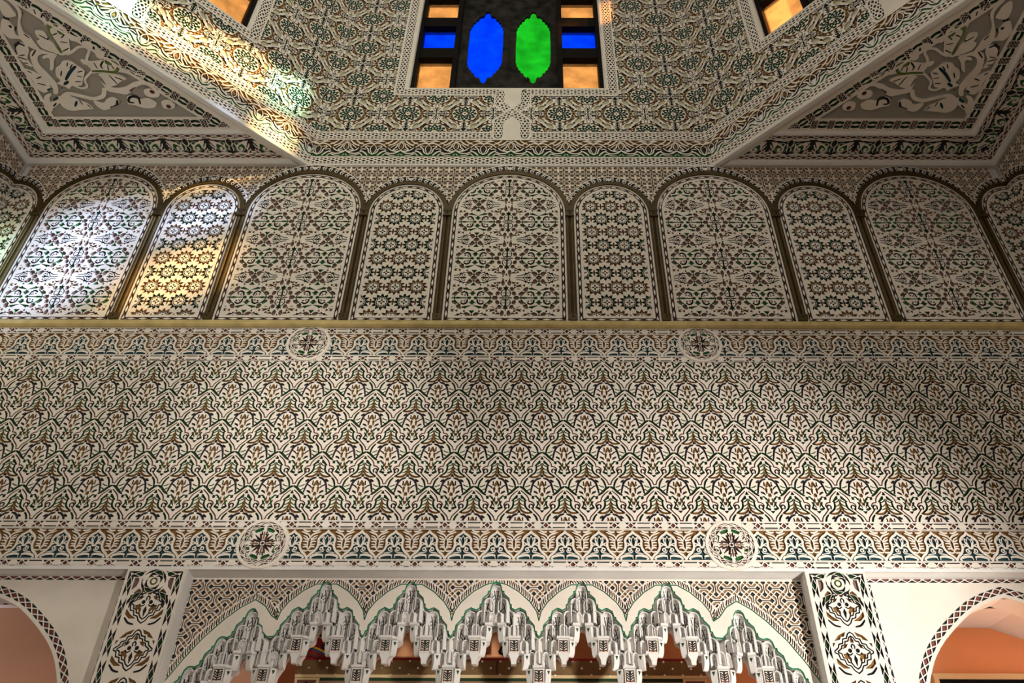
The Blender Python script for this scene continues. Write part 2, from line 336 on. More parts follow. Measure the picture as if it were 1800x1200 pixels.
# motifs, in millimetres
D_MAIN=[('t','R',4.0,[(13,221),(48,189),(65,163),(70,137)]),('t','R',4.0,[(70,139),(90,135),(104,122),(108,109)]),('t','R',4.0,[(86,92),(119,54),(143,27),(153,-3)]),('s','R',2.9,[(153,-2),(161,-2)]),('t','K',5.8,[(78,117),(71,105),(75,88)]),('t','K',7.3,[(87,118),(100,105),(97,84)]),('t','D',8.7,[(41,143),(42,111),(53,86),(85,62)]),('t','G',3.3,[(9,126),(20,115),(34,109)]),('t','G',3.3,[(14,98),(24,89),(37,84)]),('t','G',3.7,[(3,163),(14,148),(32,139)]),('p','O',0.0,[(-2,148),(-10,102),(3,102)]),('t','O',10.9,[(6,91),(15,73),(38,56),(65,52),(92,56)]),('p','K',0.0,[(-1,72),(-10,55),(7,55)]),('p','D',0.0,[(1,216),(-10,197),(10,197)]),('p','D',0.0,[(13,182),(19,184),(33,167),(50,146),(39,149),(21,163),(15,163)]),('p','K',0.0,[(60,33),(71,29),(83,18),(77,13),(70,16)]),('t','V',10.1,[(13,44),(35,37),(58,14),(71,-19),(81,-67)]),('t','K',5.8,[(12,45),(22,39),(31,35)]),('t','D',8.7,[(103,43),(119,23),(127,2),(132,-19)]),('t','D',12.2,[(155,-23),(131,-38),(106,-65),(80,-85)]),('t','D',6.5,[(130,-23),(142,-28),(155,-23)]),('t','G',3.6,[(86,-10),(101,-19),(119,-24)]),('t','G',3.6,[(87,-40),(98,-48),(111,-56)]),('t','K',4.3,[(27,18),(25,5),(28,-11)]),('t','K',5.0,[(58,-13),(43,-22),(30,-36)]),('p','K',0.0,[(55,-56),(58,-63),(45,-71),(31,-78),(38,-63)]),('p','O',0.0,[(2,19),(7,12),(19,-11),(16,-18),(10,-11),(2,3)]),('p','O',0.0,[(4,19),(-2,12),(-12,-11),(-10,-20),(-4,-11),(3,3)]),('p','O',0.0,[(11,-34),(21,-28),(23,-45),(19,-69),(15,-61)]),('p','O',0.0,[(5,-69),(11,-84),(6,-96),(0,-84)]),('p','O',0.0,[(12,-106),(17,-125),(12,-131),(8,-121)]),('p','O',0.0,[(-2,-138),(12,-137),(5,-159)]),('t','D',5.7,[(32,-114),(41,-96),(52,-96)]),('t','G',4.6,[(28,-106),(21,-131),(28,-151)]),('p','D',0.0,[(59,-98),(71,-95),(70,-113),(57,-114)]),('t','D',6.4,[(35,-135),(28,-155),(37,-173)]),('t','G',3.2,[(21,-153),(16,-165),(13,-173)]),('p','D',0.0,[(13,-185),(41,-176),(43,-185),(21,-196),(14,-193)]),('p','K',0.0,[(-6,-206),(12,-203),(3,-216)])]
D_FRZ=[('p','O',0.0,[(-4,105),(16,107),(17,76)]),('p','O',0.0,[(28,105),(80,108),(54,95)]),('t','K',11.4,[(101,111),(103,55)]),('t','K',6.3,[(102,71),(83,88),(62,89)]),('t','O',9.4,[(31,76),(50,61),(56,32)]),('t','O',11.4,[(92,55),(79,26),(59,-7)]),('t','O',5.2,[(64,15),(87,19)]),('t','K',5.2,[(76,71),(74,55),(79,41)]),('t','T',13.4,[(102,41),(103,-17)]),('p','O',0.0,[(59,-24),(75,-30),(91,-29),(81,-54),(68,-45)]),('p','O',0.0,[(104,-43),(118,-62),(105,-80),(91,-62)]),('p','T',0.0,[(-14,81),(-2,69),(-13,55),(-25,69)]),('p','T',0.0,[(3,64),(27,32),(10,40),(2,40),(-4,51)]),('t','K',15.5,[(-14,43),(-12,-16)]),('t','K',4.7,[(10,38),(7,16)]),('p','T',0.0,[(30,30),(28,3),(38,2),(35,-19),(43,-45),(58,-68),(32,-51),(34,-28),(23,-15),(5,-18),(11,3)]),('c','K',5.2,[(17,-45)]),('t','K',4.1,[(4,-29),(14,-34),(26,-28)]),('t','K',12.3,[(-17,-43),(-15,-104)]),('t','K',5.1,[(-14,-56),(7,-64),(30,-64)]),('p','T',0.0,[(71,-79),(86,-103),(68,-103)]),('t','T',8.2,[(3,-100),(28,-98),(61,-83)])]
D_DRF=[('p','O',0.0,[(9,118),(30,118),(20,78)]),('p','K',0.0,[(-3,84),(10,66),(-2,44),(-14,66)]),('t','K',10.3,[(19,41),(28,-4),(19,-41)]),('t','T',17.9,[(-1,31),(0,-48)]),('t','O',7.7,[(34,71),(58,21),(70,-23)]),('t','O',10.3,[(44,86),(90,46),(132,14)]),('t','O',9.0,[(53,108),(99,81),(131,91)]),('p','O',0.0,[(118,116),(163,118),(144,71)]),('t','K',12.8,[(16,-45),(63,-53),(96,-35)]),('t','K',8.9,[(12,-73),(63,-68),(120,-53)]),('t','G',11.4,[(-3,-75),(-1,-129)]),('t','G',10.2,[(19,-116),(57,-113),(92,-100)]),('p','G',0.0,[(111,-97),(102,-129),(122,-129)]),('t','T',14.1,[(120,-23),(136,-13),(152,-23)]),('t','G',14.0,[(143,-72),(159,-90),(172,-94)]),('p','G',0.0,[(181,-99),(213,-101),(216,-125),(185,-126)]),('t','K',10.3,[(176,61),(228,73),(275,42)]),('t','K',7.7,[(196,34),(228,42),(254,29)]),('t','G',15.4,[(164,18),(184,-23),(232,-74)]),('t','R',6.4,[(221,15),(232,-18),(243,-57)]),('t','K',14.1,[(264,15),(254,-15),(267,-44)]),('t','T',19.2,[(286,45),(286,-47)]),('p','K',0.0,[(264,-60),(307,-60),(286,-89)]),('p','G',0.0,[(261,-93),(251,-127),(272,-127)]),('t','O',7.8,[(179,88),(228,107),(274,95)]),('t','O',9.0,[(281,119),(281,72)])]
D_WIDE=[('p','O',0.0,[(-8,-27),(6,-27),(0,-49)]),('p','O',0.0,[(23,-14),(36,-8),(28,-32)]),('p','O',0.0,[(19,-34),(33,-30),(24,-47)]),('p','U',0.0,[(19,-40),(37,-37),(43,-64),(32,-90),(17,-83),(13,-60)]),('t','K',4.2,[(77,-1),(149,-1)]),('t','K',5.4,[(89,-21),(125,-25),(152,-38),(179,-55)]),('t','K',4.8,[(148,-4),(170,-38),(203,-57),(234,-48)]),('t','K',4.2,[(161,-4),(218,-3)]),('c','K',5.4,[(202,-34)]),('t','K',4.2,[(178,-14),(188,-38)]),('t','K',3.6,[(192,-10),(215,-21)]),('p','U',0.0,[(238,-26),(252,-15),(270,-39),(266,-57),(245,-70),(224,-65)]),('p','U',0.0,[(260,-3),(272,12),(296,12),(308,-3),(296,-20),(272,-21)]),('p','G',0.0,[(284,-55),(265,-89),(306,-89)]),('p','G',0.0,[(284,-25),(293,-38),(284,-50),(275,-38)]),('p','K',0.0,[(188,-53),(200,-55),(193,-71)]),('p','K',0.0,[(215,-74),(230,-79),(219,-94)]),('p','K',0.0,[(161,-45),(172,-47),(165,-60)]),('p','O',0.0,[(48,-47),(66,-54),(83,-47),(72,-66),(54,-66)]),('p','O',0.0,[(84,-60),(108,-55),(99,-77)]),('p','O',0.0,[(66,-74),(84,-80),(74,-98)]),('p','O',0.0,[(108,-83),(132,-79),(123,-98)]),('p','O',0.0,[(144,-90),(162,-77),(162,-102)]),('t','O',5.4,[(79,-111),(96,-103),(114,-107)]),('t','O',5.4,[(84,-90),(108,-94),(138,-107)]),('t','O',4.7,[(97,-124),(121,-132)]),('t','O',5.3,[(70,-103),(76,-124)]),('p','G',0.0,[(201,-117),(216,-122),(223,-110),(236,-123),(275,-145),(239,-140),(205,-134)]),('p','G',0.0,[(278,-153),(286,-172),(302,-178),(286,-184),(278,-206),(270,-184),(255,-178),(270,-172)]),('t','K',13.0,[(186,-176),(210,-161),(235,-176),(243,-209)]),('c','K',5.9,[(194,-193)]),('t','K',3.5,[(210,-201),(219,-195),(222,-182)]),('t','K',3.5,[(219,-209),(229,-203)]),('t','G',7.7,[(122,-229),(163,-224),(187,-229),(241,-228)]),('t','G',9.4,[(247,-228),(271,-228)]),('t','G',7.1,[(128,-218),(154,-178),(187,-151)]),('t','G',4.7,[(266,-216),(246,-222)]),('p','U',0.0,[(162,-117),(183,-108),(193,-123),(180,-151),(158,-154),(150,-140)]),('p','U',0.0,[(127,-166),(145,-157),(152,-174),(135,-198),(115,-200),(111,-184)]),('p','U',0.0,[(69,-225),(79,-210),(104,-210),(115,-226),(102,-243),(80,-243)]),('p','U',0.0,[(59,-162),(77,-159),(87,-185),(78,-204),(60,-196),(52,-176)]),('p','U',0.0,[(38,-114),(55,-109),(68,-128),(63,-148),(44,-149),(35,-132)]),('p','D',0.0,[(1,-90),(7,-114),(22,-109),(11,-131),(3,-160),(-7,-131),(-19,-109),(-4,-114)]),('t','K',4.1,[(3,-154),(4,-225)]),('t','K',4.7,[(15,-133),(35,-159),(40,-191),(25,-217)]),('c','K',5.3,[(16,-207)]),('t','K',3.5,[(12,-170),(27,-179)]),('t','K',4.1,[(10,-227),(53,-227)]),('t','K',4.1,[(33,-154),(44,-170)])]
D_DRM=[('p','B',0.0,[(225,-58),(233,-84),(216,-127),(186,-137),(171,-111),(183,-79)]),('p','B',0.0,[(77,-180),(111,-159),(141,-164),(136,-201),(110,-232),(76,-248)]),('p','K',0.0,[(151,-135),(162,-145),(148,-161),(139,-148)]),('t','K',6.0,[(280,-36),(227,-36),(191,-63)]),('t','K',5.3,[(187,-36),(175,-58),(154,-68),(146,-90),(126,-95),(117,-127),(93,-138)]),('t','K',5.9,[(247,-116),(218,-148),(190,-169),(188,-195),(165,-200),(153,-227),(118,-253)]),('t','O',12.0,[(213,-90),(179,-52),(146,-42),(133,-85),(109,-95),(94,-122),(67,-125),(55,-169),(43,-190)]),('t','O',9.2,[(171,-252),(169,-273),(142,-294)]),('t','K',6.0,[(296,0),(229,-1),(156,-1)]),('t','K',6.0,[(300,-20),(303,-84),(304,-153)]),('t','K',6.0,[(260,45),(246,47)]),('t','K',5.3,[(251,-25),(259,-44)]),('t','K',4.7,[(215,-12),(227,-33)]),('t','K',4.7,[(188,-12),(200,-31)]),('c','K',6.0,[(263,-84)]),('t','K',5.3,[(279,-95),(287,-116)]),('t','K',5.3,[(279,-126),(290,-148)]),('t','O',9.3,[(247,-116),(250,-158),(269,-174)]),('p','K',0.0,[(292,-14),(314,-25),(315,-63),(299,-52)])]
D_SOF=[('t','G',13.7,[(57,33),(29,-22),(27,-77),(54,-94),(92,-76),(111,-47),(100,-26),(72,-36),(65,-53)]),('c','R',5.6,[(71,-52)]),('p','G',0.0,[(75,45),(106,65),(137,65),(160,56),(125,35),(103,40),(75,14)]),('t','G',9.8,[(73,-9),(106,12),(131,5)]),('t','K',18.6,[(9,-7),(-7,-46),(-4,-77),(7,-102)]),('t','K',17.4,[(-11,-116),(37,-120),(89,-100),(136,-53),(165,1)]),('t','K',13.6,[(139,-53),(160,-45),(169,-51)]),('p','R',0.0,[(127,-1),(134,-16),(125,-38),(123,-22)]),('p','G',0.0,[(235,73),(235,38),(205,38)]),('p','T',0.0,[(188,22),(205,24),(203,-7),(228,24),(242,22),(216,-14),(192,-36),(182,-14)]),('t','O',8.7,[(127,-96),(154,-68),(179,-61)]),('t','O',11.3,[(157,-100),(139,-137)]),('t','O',11.2,[(-9,-19),(-45,-77),(-70,-136)]),('t','R',7.4,[(28,76),(20,46),(7,14)]),('t','O',11.0,[(65,85),(65,61),(27,22)]),('t','R',9.8,[(182,43),(202,60),(224,69)]),('t','O',8.8,[(-50,-135),(20,-131),(75,-135)]),('t','O',7.3,[(83,84),(125,80),(157,84)]),('p','O',0.0,[(182,86),(225,87),(203,77)])]
D_ARA=[('p','k',0.0,[(3041,817),(3097,777),(3127,817),(3166,877),(3266,907),(3369,858),(3449,803),(3528,818),(3606,839),(3620,888),(3624,985),(3609,917),(3539,878),(3434,887),(3331,936),(3244,945),(3170,916),(3098,827)]),('k','k',39.4,[(3632,858),(3677,789),(3775,759),(3883,789),(3985,810),(4067,760)]),('k','k',51.9,[(4076,760),(4172,699),(4235,658)]),('k','k',22.0,[(3671,1032),(3761,956),(3773,888),(3832,869),(3887,898)]),('p','k',0.0,[(3383,1088),(3387,1144),(3443,1167),(3531,1153),(3625,1144),(3699,1163),(3702,1117),(3656,1089),(3667,1023),(3583,1023),(3487,1013),(3409,1041)]),('p','k',0.0,[(3210,993),(3280,1031),(3349,1069),(3406,1051),(3413,1032),(3345,1013),(3302,969),(3254,965)]),('p','k',0.0,[(3380,965),(3424,1003),(3517,1023),(3620,1013),(3602,975),(3586,888),(3515,897),(3449,936)]),('k','k',24.3,[(3656,1089),(3646,1163),(3591,1235),(3597,1271),(3660,1276),(3746,1227),(3794,1209)]),('p','k',0.0,[(3530,1315),(3557,1329),(3607,1324),(3617,1271),(3546,1267)]),('p','k',0.0,[(3453,1226),(3491,1253),(3505,1298),(3543,1235),(3553,1181),(3511,1162)]),('p','k',0.0,[(3581,1368),(3641,1377),(3685,1403),(3704,1342),(3653,1329),(3616,1342)]),('p','k',0.0,[(3750,1236),(3704,1360),(3686,1437),(3723,1480),(3788,1493),(3841,1463),(3864,1395),(3844,1316),(3867,1209),(3814,1200)]),('p','k',0.0,[(3867,1209),(3856,1307),(3900,1351),(3988,1334),(3985,1272),(3936,1236)]),('p','k',0.0,[(3880,1360),(3884,1421),(3952,1429),(3968,1378),(3940,1334)]),('p','k',0.0,[(3806,1505),(3818,1564),(3842,1613),(3889,1646),(3900,1670),(3904,1614),(3884,1556),(3849,1514),(3845,1472)]),('p','k',0.0,[(3859,1209),(3941,1227),(4009,1254),(4091,1236),(4133,1164),(4153,1052),(4110,967),(4095,869),(4113,810),(4066,820),(4031,918),(4054,1014),(4085,1108),(4059,1182),(3998,1209),(3937,1200)]),('p','k',0.0,[(4024,1378),(4055,1412),(4038,1498),(3982,1581),(3981,1646),(4019,1695),(4045,1703),(4008,1622),(4029,1548),(4098,1438),(4120,1343),(4070,1263),(4005,1245),(4013,1299)]),('p','k',0.0,[(3880,1200),(3994,1200),(4027,1164),(3970,1163),(4020,1052),(3979,1071),(3937,1145)]),('p','k',0.0,[(3737,1014),(3721,1051),(3764,1108),(3797,1145),(3863,1145),(3904,1108),(3962,1071),(3996,995),(3984,947),(4031,918),(3976,889),(3947,859),(3908,889),(3819,898),(3778,956)]),('p','k',0.0,[(4089,1290),(4125,1317),(4194,1308),(4232,1246),(4232,1164),(4197,1099),(4152,1090),(4158,1164),(4107,1236)]),('p','k',0.0,[(4108,860),(4097,957),(4150,1024),(4215,1062),(4277,1071),(4242,1005),(4232,938),(4235,860),(4186,820)]),('p','k',0.0,[(4110,1447),(4120,1489),(4146,1548),(4202,1498),(4237,1430),(4216,1361),(4164,1352),(4100,1352),(4135,1395)]),('p','k',0.0,[(4040,1606),(4050,1663),(4099,1703),(4139,1630),(4138,1548),(4068,1548),(4036,1564)]),('p','k',0.0,[(3146,837),(3204,867),(3275,857),(3288,798),(3230,768),(3163,788)]),('p','k',0.0,[(3055,696),(3090,747),(3163,737),(3178,666),(3124,645),(3074,665)]),('p','k',0.0,[(3213,717),(3273,768),(3362,758),(3386,788),(3454,788),(3485,707),(3423,687),(3347,656),(3256,666)]),('p','k',0.0,[(3551,738),(3587,779),(3655,759),(3705,718),(3783,739),(3783,677),(3738,636),(3660,656),(3579,687)]),('p','k',0.0,[(3821,647),(3848,708),(3904,739),(3956,780),(4011,790),(4094,740),(4100,668),(4039,626),(3948,637)]),('p','k',0.0,[(4179,760),(4131,810),(4173,810),(4231,760),(4279,637),(4214,627)]),('t','n',24.9,[(3650,1042),(3559,1042),(3480,1032),(3431,1051),(3401,1107),(3436,1144)]),('c','n',28.0,[(3474,1130)]),('t','n',31.8,[(3835,1227),(3839,1289),(3848,1412),(3817,1463),(3750,1472)]),('c','n',27.0,[(3743,1416)]),('t','T',25.0,[(3780,1089),(3854,1033),(3929,957)]),('t','T',25.3,[(3921,937),(3967,908)]),('p','T',0.0,[(3989,859),(4023,879),(4053,830)]),('t','K',10.0,[(3247,984),(3282,1003)]),('t','K',10.0,[(3295,1012),(3318,1041)]),('t','K',10.0,[(3346,1032),(3352,1060)]),('t','K',10.0,[(3425,955),(3481,984)]),('t','K',10.0,[(3491,917),(3524,1004)]),('t','K',8.3,[(3452,1060),(3459,1107)]),('t','K',8.3,[(3505,1051),(3495,1098)]),('t','K',13.2,[(3510,1144),(3553,1098),(3548,1070)]),('t','K',8.2,[(3597,1070),(3600,1126)]),('t','R',13.6,[(3344,877),(3408,843)]),('t','R',10.3,[(3070,807),(3105,807)]),('c','R',20.5,[(3211,833)]),('c','R',20.8,[(3123,676)]),('t','K',20.6,[(3372,707),(3367,768),(3432,778),(3468,728),(3429,717)]),('t','K',22.5,[(3568,738),(3596,687),(3656,667)]),('t','K',9.5,[(3872,1412),(3888,1463)]),('t','K',9.6,[(3888,1342),(3940,1386)]),('t','K',11.0,[(3818,1572),(3857,1522)]),('t','K',9.3,[(3873,1564),(3865,1613)]),('t','K',7.7,[(3889,1630),(3881,1662)]),('t','K',8.0,[(3721,1394),(3768,1360)]),('t','K',8.0,[(3739,1316),(3792,1325)]),('t','K',8.0,[(3781,1403),(3828,1386)]),('t','K',8.1,[(3754,1263),(3815,1236)]),('t','R',12.4,[(3998,1531),(3978,1581)]),('t','R',12.7,[(4040,1360),(4063,1395)]),('t','R',11.4,[(4046,1245),(4104,1191)]),('t','K',8.3,[(3742,1042),(3788,1033)]),('t','K',8.4,[(3774,985),(3812,995)]),('t','K',8.4,[(3803,937),(3854,937)]),('t','K',8.3,[(3797,1108),(3838,1070)]),('t','K',8.3,[(3830,1126),(3854,1089)]),('t','K',10.0,[(3925,1042),(3954,995)]),('t','K',19.4,[(4122,1290),(4161,1308),(4211,1272),(4226,1210)]),('t','G',11.4,[(4170,1155),(4239,1182)]),('t','G',9.9,[(4180,1118),(4233,1127)]),('t','K',8.2,[(4165,1200),(4218,1191)]),('t','K',18.8,[(4122,1421),(4097,1472),(4119,1523),(4177,1548)]),('c','K',12.6,[(4141,1464)]),('t','K',10.1,[(4141,899),(4199,919)]),('t','K',10.1,[(4134,986),(4185,967)]),('t','K',10.0,[(4200,1024),(4224,1043)]),('t','T',22.1,[(4099,860),(4146,850)]),('t','K',8.7,[(3843,657),(3861,698)]),('t','K',8.6,[(3904,698),(3913,739)]),('t','T',19.1,[(3943,729),(3982,678)]),('t','T',22.4,[(4097,770),(4154,740)]),('t','K',12.1,[(4142,709),(4182,678)])]
D_PIL=[('t','K',5.9,[(5,35),(-17,30),(-23,0),(-38,-16),(-47,-16)]),('p','O',0.0,[(-47,19),(-62,6),(-85,-4),(-57,-4)]),('t','K',4.4,[(-33,-20),(-68,-20),(-69,-40),(-66,-62),(-102,-75)]),('t','O',5.9,[(-85,-15),(-102,-40),(-114,-62)]),('p','O',0.0,[(4,32),(17,21),(10,15),(4,8),(12,-3),(-2,6),(-13,-33),(-18,-33),(-16,0)]),('p','K',0.0,[(-13,-44),(-31,-44),(-33,-54),(-9,-54)]),('p','O',0.0,[(-36,-40),(-51,-40),(-53,-55),(-43,-65)]),('p','O',0.0,[(-41,-60),(-58,-62),(-76,-80),(-67,-82),(-46,-78)]),('c','K',13.2,[(-19,-69)]),('p','K',0.0,[(16,-58),(13,-72),(2,-66),(6,-43)]),('t','K',4.4,[(-38,-91),(-30,-105),(-13,-112)]),('t','K',3.7,[(-74,-94),(-56,-105),(-46,-101)]),('p','O',0.0,[(-68,-101),(-53,-101),(-45,-116),(-21,-133),(-38,-135),(-53,-130)]),('t','K',5.1,[(-93,-91),(-78,-116),(-71,-137),(-39,-144),(-43,-155),(-13,-169)]),('t','O',6.6,[(-125,-87),(-102,-109),(-95,-130)]),('p','K',0.0,[(9,-90),(17,-103),(13,-147),(10,-154),(5,-133),(4,-108)]),('t','K',3.6,[(-16,-137),(-2,-158),(10,-169)]),('t','K',3.3,[(-11,-130),(3,-140)])]
# ================================================================ SETTING: room shell
def zz(z): return z+H0
def plate(name, mb, mats, **k): return mb.build(name, mats, kind='structure', **k)
wall_back = plate('wall_back', MB().box(-HW, HW, .0215, .40, zz(1.80), zz(ZC+.3)), M['plain'])
MB().box(-HW-.3, HW+.3, -2*HW-.3, 3.4, -.15, 0).build('floor', M['floor'], kind='structure')
for nm, sx in (('wall_left', -1), ('wall_right', 1)):
    plate(nm, MB().box(sx*(HW+.0215), sx*(HW+.35), -2*HW, 0.4, 0, zz(ZC+.3)), M['plain'])
plate('wall_front', MB().box(-HW, HW, -2*HW-.3, -2*HW, 0, zz(ZC+.3)), M['plain'])
# ceiling: flat soffit with an octagonal hole under the lantern
def soffit_tri(sx, sy, m, z0, z1):
    cx = sx*HW; cy = 0 if sy > 0 else -2*HW; l = HW-OC-.02
    return m.prism([(cx, cy), (cx-sx*l, cy), (cx, cy-sy*l)], 'z', z0, z1)
ce = MB()
for a in (-1, 1):
    for b in (-1, 1): soffit_tri(a, b, ce, zz(ZC+.021), zz(ZC+.25))
ceiling = plate('ceiling', ce, M['plain'])
# ================================================================ tiles of carving
P1, P2 = .3235, .549
tm = Fld(-P1/2, -P2/2, P1, P2, .0024, grow=.0024)
for i in range(-1, 2):
    for j in range(-2, 3):
        ox = i*P1+(P1/2 if j % 2 else 0); oy = j*P2/2
        for s in (-1, 1): tm.stamp(D_MAIN, ox, oy, s, 1, 1.0, 1.12)
tile_mesh = relief('arabesque_tile', tm, .011)
top_z, bot_z = 3.488, 2.136
x_c = .308+.0  # a motif axis; row 2 anchor at z 2.967
tile_rows = [2.967+.549*.5+.0]
def clip_tile(zlo, zhi, tag_):     # cropped copies for the top and bottom rows
    h = zhi-zlo; f = Fld(-P1/2, 0, P1, h, .0024, grow=.0024); f.paste(tm, (slice(None), slice(None)), 0, 2.967-zlo)
    return relief('arabesque_tile_'+tag_, f, .011)
n_col = int(math.ceil(2*HW/P1))
seg = [(bot_z, bot_z+.4035), (bot_z+.4035, bot_z+.4035+.549), (bot_z+.9525, top_z)]
seg_mesh = [clip_tile(a, b, 'r%d' % i) for i, (a, b) in enumerate(seg)]
bits = 0
kx0 = math.floor((-HW-.308-P1/2)/P1)+1
for k in range(kx0, kx0+n_col+1):
    x = .308+.0+k*P1
    if x-P1/2 < -HW-.02 or x+P1/2 > HW+.02: continue
    for (a, b), me in zip(seg, seg_mesh): link('carved_tile', me, wall_back, (x, 0, zz(a)), WALL)
# narrow leftovers at the two corners
xl = .308+math.ceil((-HW+P1/2-.308)/P1)*P1-P1/2; xr = .308+math.floor((HW-P1/2-.308)/P1)*P1+P1/2
for xa, xb in ((-HW, xl), (xr, HW)):
    if xb-xa > .01:
        f = Fld(0, bot_z, xb-xa, top_z-bot_z, .0035, grow=.0024); f.paste(tm, (slice(None), slice(None)), .308-xa, 2.967)
        link('carved_tile', relief('tile_end', f, .011), wall_back, (xa, 0, zz(0)), WALL)
# ================================================================ friezes
def frz_unit(p):
    k = p/.2327; z0 = 3.543; z1 = 3.765; f = Fld(-p/2, z0, p, z1-z0, .0024, grow=.0008); zc = 3.654; h = p/2/k
    strap = [(0, .093), (.012, .078), (.038, .060), (.056, .032), (.053, .004), (.058, -.026), (.078, -.056), (.100, -.074), (h, -.098)]
    sp_ = crom(strap, 5); X = np.abs(f.X)/k; Z = f.Y-zc; xs_ = np.array([q[0] for q in sp_]); zs_ = np.array([q[1] for q in sp_])
    inside = f.polysd([(q[0]*k, zc+q[1]) for q in sp_]+[(h*k, z0), (0, z0)], np.abs(f.X), f.Y)
    f.F[:] = -.01; f.C[:] = np.where(inside < 0, CI['T'], CI['O'])
    def both(fn):
        for i in (-1, 0, 1):
            for s in (-1, 1): fn(lambda a, c: ((i*p+s*a*k), zc+c))
    def draw(Q):
        K_ = lambda pts, w_, tp=True: f.stroke([Q(*q) for q in pts], w_*1.12, 0, tp, True)
        # straps
        for a, c in zip(strap[:-1], strap[1:]): pass
        K_(strap, .0155, False)
        # palmette inside the ogee
        K_([(0, .062), (.013, .034), (.012, .010), (0, -.018)], .0055, False); K_([(.012, .040), (.026, .052), (.038, .040)], .007)
        K_([(0, -.020), (.016, .004), (.026, .030), (.022, .046)], .010); K_([(.006, -.014), (.028, .004), (.044, .014)], .009); K_([(.020, .0), (.036, -.002), (.044, -.010)], .009)
        f.circ(*Q(.027, -.034), .0150, 0, True); f.circ(*Q(.028, -.035), .0050, CI['K']); K_([(0, -.022), (.012, -.018), (.024, -.021)], .006)
        K_([(.008, -.040), (.016, -.054), (.040, -.058), (.066, -.064)], .008); K_([(.012, -.078), (.040, -.074), (.078, -.082), (.094, -.096)], .017)
        K_([(.008, -.098), (.012, -.080)], .006)
        # leaf vase between the ogees (g is measured from the valley axis)
        g = lambda a, c: (h-a, c)
        G = lambda pts, w_, tp=True: f.stroke([Q(*g(*q)) for q in pts], w_*1.35, 0, tp, True)
        G([(0, .054), (.011, .022), (.010, -.010), (0, -.042)], .0060, False); G([(0, .048), (.016, .068), (.040, .078), (.064, .088)], .010); G([(.010, .092), (.030, .090), (.054, .100)], .011)
        G([(.010, .028), (.026, .050), (.048, .060)], .008); G([(.016, .030), (.034, .036), (.046, .044)], .008)
        G([(.009, .006), (.022, .018), (.042, .016)], .009); G([(.010, -.004), (.026, -.004), (.040, -.002)], .008); G([(.006, -.030), (.018, -.018), (.038, -.022)], .010)
        G([(.004, -.046), (.018, -.050), (.034, -.044)], .009); f.poly([Q(*g(0, -.056)), Q(*g(.013, -.068)), Q(*g(0, -.082))], CI['O'])
        G([(.024, -.094), (.034, -.106)], .006)
        # blue sliver in the leaf vase
        f.poly([Q(*g(0, .044)), Q(*g(.0062, .016)), Q(*g(0, -.030))], CI['T'])
    both(draw)
    f.F[f.Y < z0+.006] = .02; f.F[f.Y > z1-.006] = .02
    return f
ff1 = frz_unit(.2327); ff2 = frz_unit(.2385)
frz_mid = relief('palmette_frieze', ff1, .011); frz_out = relief('palmette_frieze_wide', ff2, .011)
def chain_strip(L, h, hw, kind, cell=.0028, ph=0.):
    f = Fld(0, -h/2, L, h, cell); t = f.Y/hw; m = np.abs(t) < 1; f.chain(m, f.X-ph, t, hw, kind); return relief('chain%d' % kind, f, .008)
ch1 = chain_strip(.587, .051, .021, 1, ph=0)
def roundel_mesh():
    f = Fld(-.176, -.176, .352, .352, .0026); r = np.hypot(f.X, f.Y); th = np.arctan2(f.Y, f.X); F = np.full(r.shape, .02); C = np.full(r.shape, CI['K'], np.int8)
    n = 8; p = 2*math.pi/n; a = np.abs(np.mod(th+p/2+.2, p)-p/2)*.14
    t = np.abs(r-.137)/.019
    def cut(sd, c): 
        m = sd < F; C[m & (sd < .0016)] = CI[c]; np.minimum(F, sd, out=F)
    th2 = np.mod(th+math.pi/8, math.pi/4)-math.pi/8; lob = .094+.008*np.abs(np.cos(4*th))
    cut(np.maximum(np.maximum(lob-.006-r+.0, r-.112), np.abs(th2)*.1*-1+.012), 'G')
    f.F[:] = F; f.C[:] = C; rg = t < 1; f.chain(rg, th*.071*12/(2*math.pi), ((r-.137)/.017), .017, 4); f.F[r > .176] = -.02; f.C[r > .176] = 0
    for i in range(4):
        t0 = i*math.pi/2+math.pi/4
        f.poly([(.012*math.cos(t0)-.013*math.sin(t0), .012*math.sin(t0)+.013*math.cos(t0)), (.085*math.cos(t0), .085*math.sin(t0)), (.012*math.cos(t0)+.013*math.sin(t0), .012*math.sin(t0)-.013*math.cos(t0)), (.022*math.cos(t0), .022*math.sin(t0))], CI['K'])
        t1 = i*math.pi/2; f.stroke([(.03*math.cos(t1), .03*math.sin(t1)), (.08*math.cos(t1), .08*math.sin(t1))], .008, CI['W'])
        for d in (-.4, .4): f.stroke([(.036*math.cos(t1+d), .036*math.sin(t1+d)), (.07*math.cos(t1+d*.95), .07*math.sin(t1+d*.95))], .012, CI['R']); f.stroke([(.062*math.cos(t1+d*.45), .062*math.sin(t1+d*.45)), (.086*math.cos(t1+d*.55), .086*math.sin(t1+d*.55))], .007, CI['K'])
    f.poly([(.011, 0), (0, .011), (-.011, 0), (0, -.011)], CI['R'])
    return relief('roundel', f, .012)
rd = roundel_mesh(); rdb = MB().prism([(.176*math.cos(t*math.pi/24), .176*math.sin(t*math.pi/24)) for t in range(48)], 'z', -.03, -.0205).mesh('roundel_back', [M['plaster']])
plain_bar = {}
def bar(L, h):
    return MB().box(0, L, -h/2, h/2, -.014, 0).mesh('fillet', [M['plaster']])
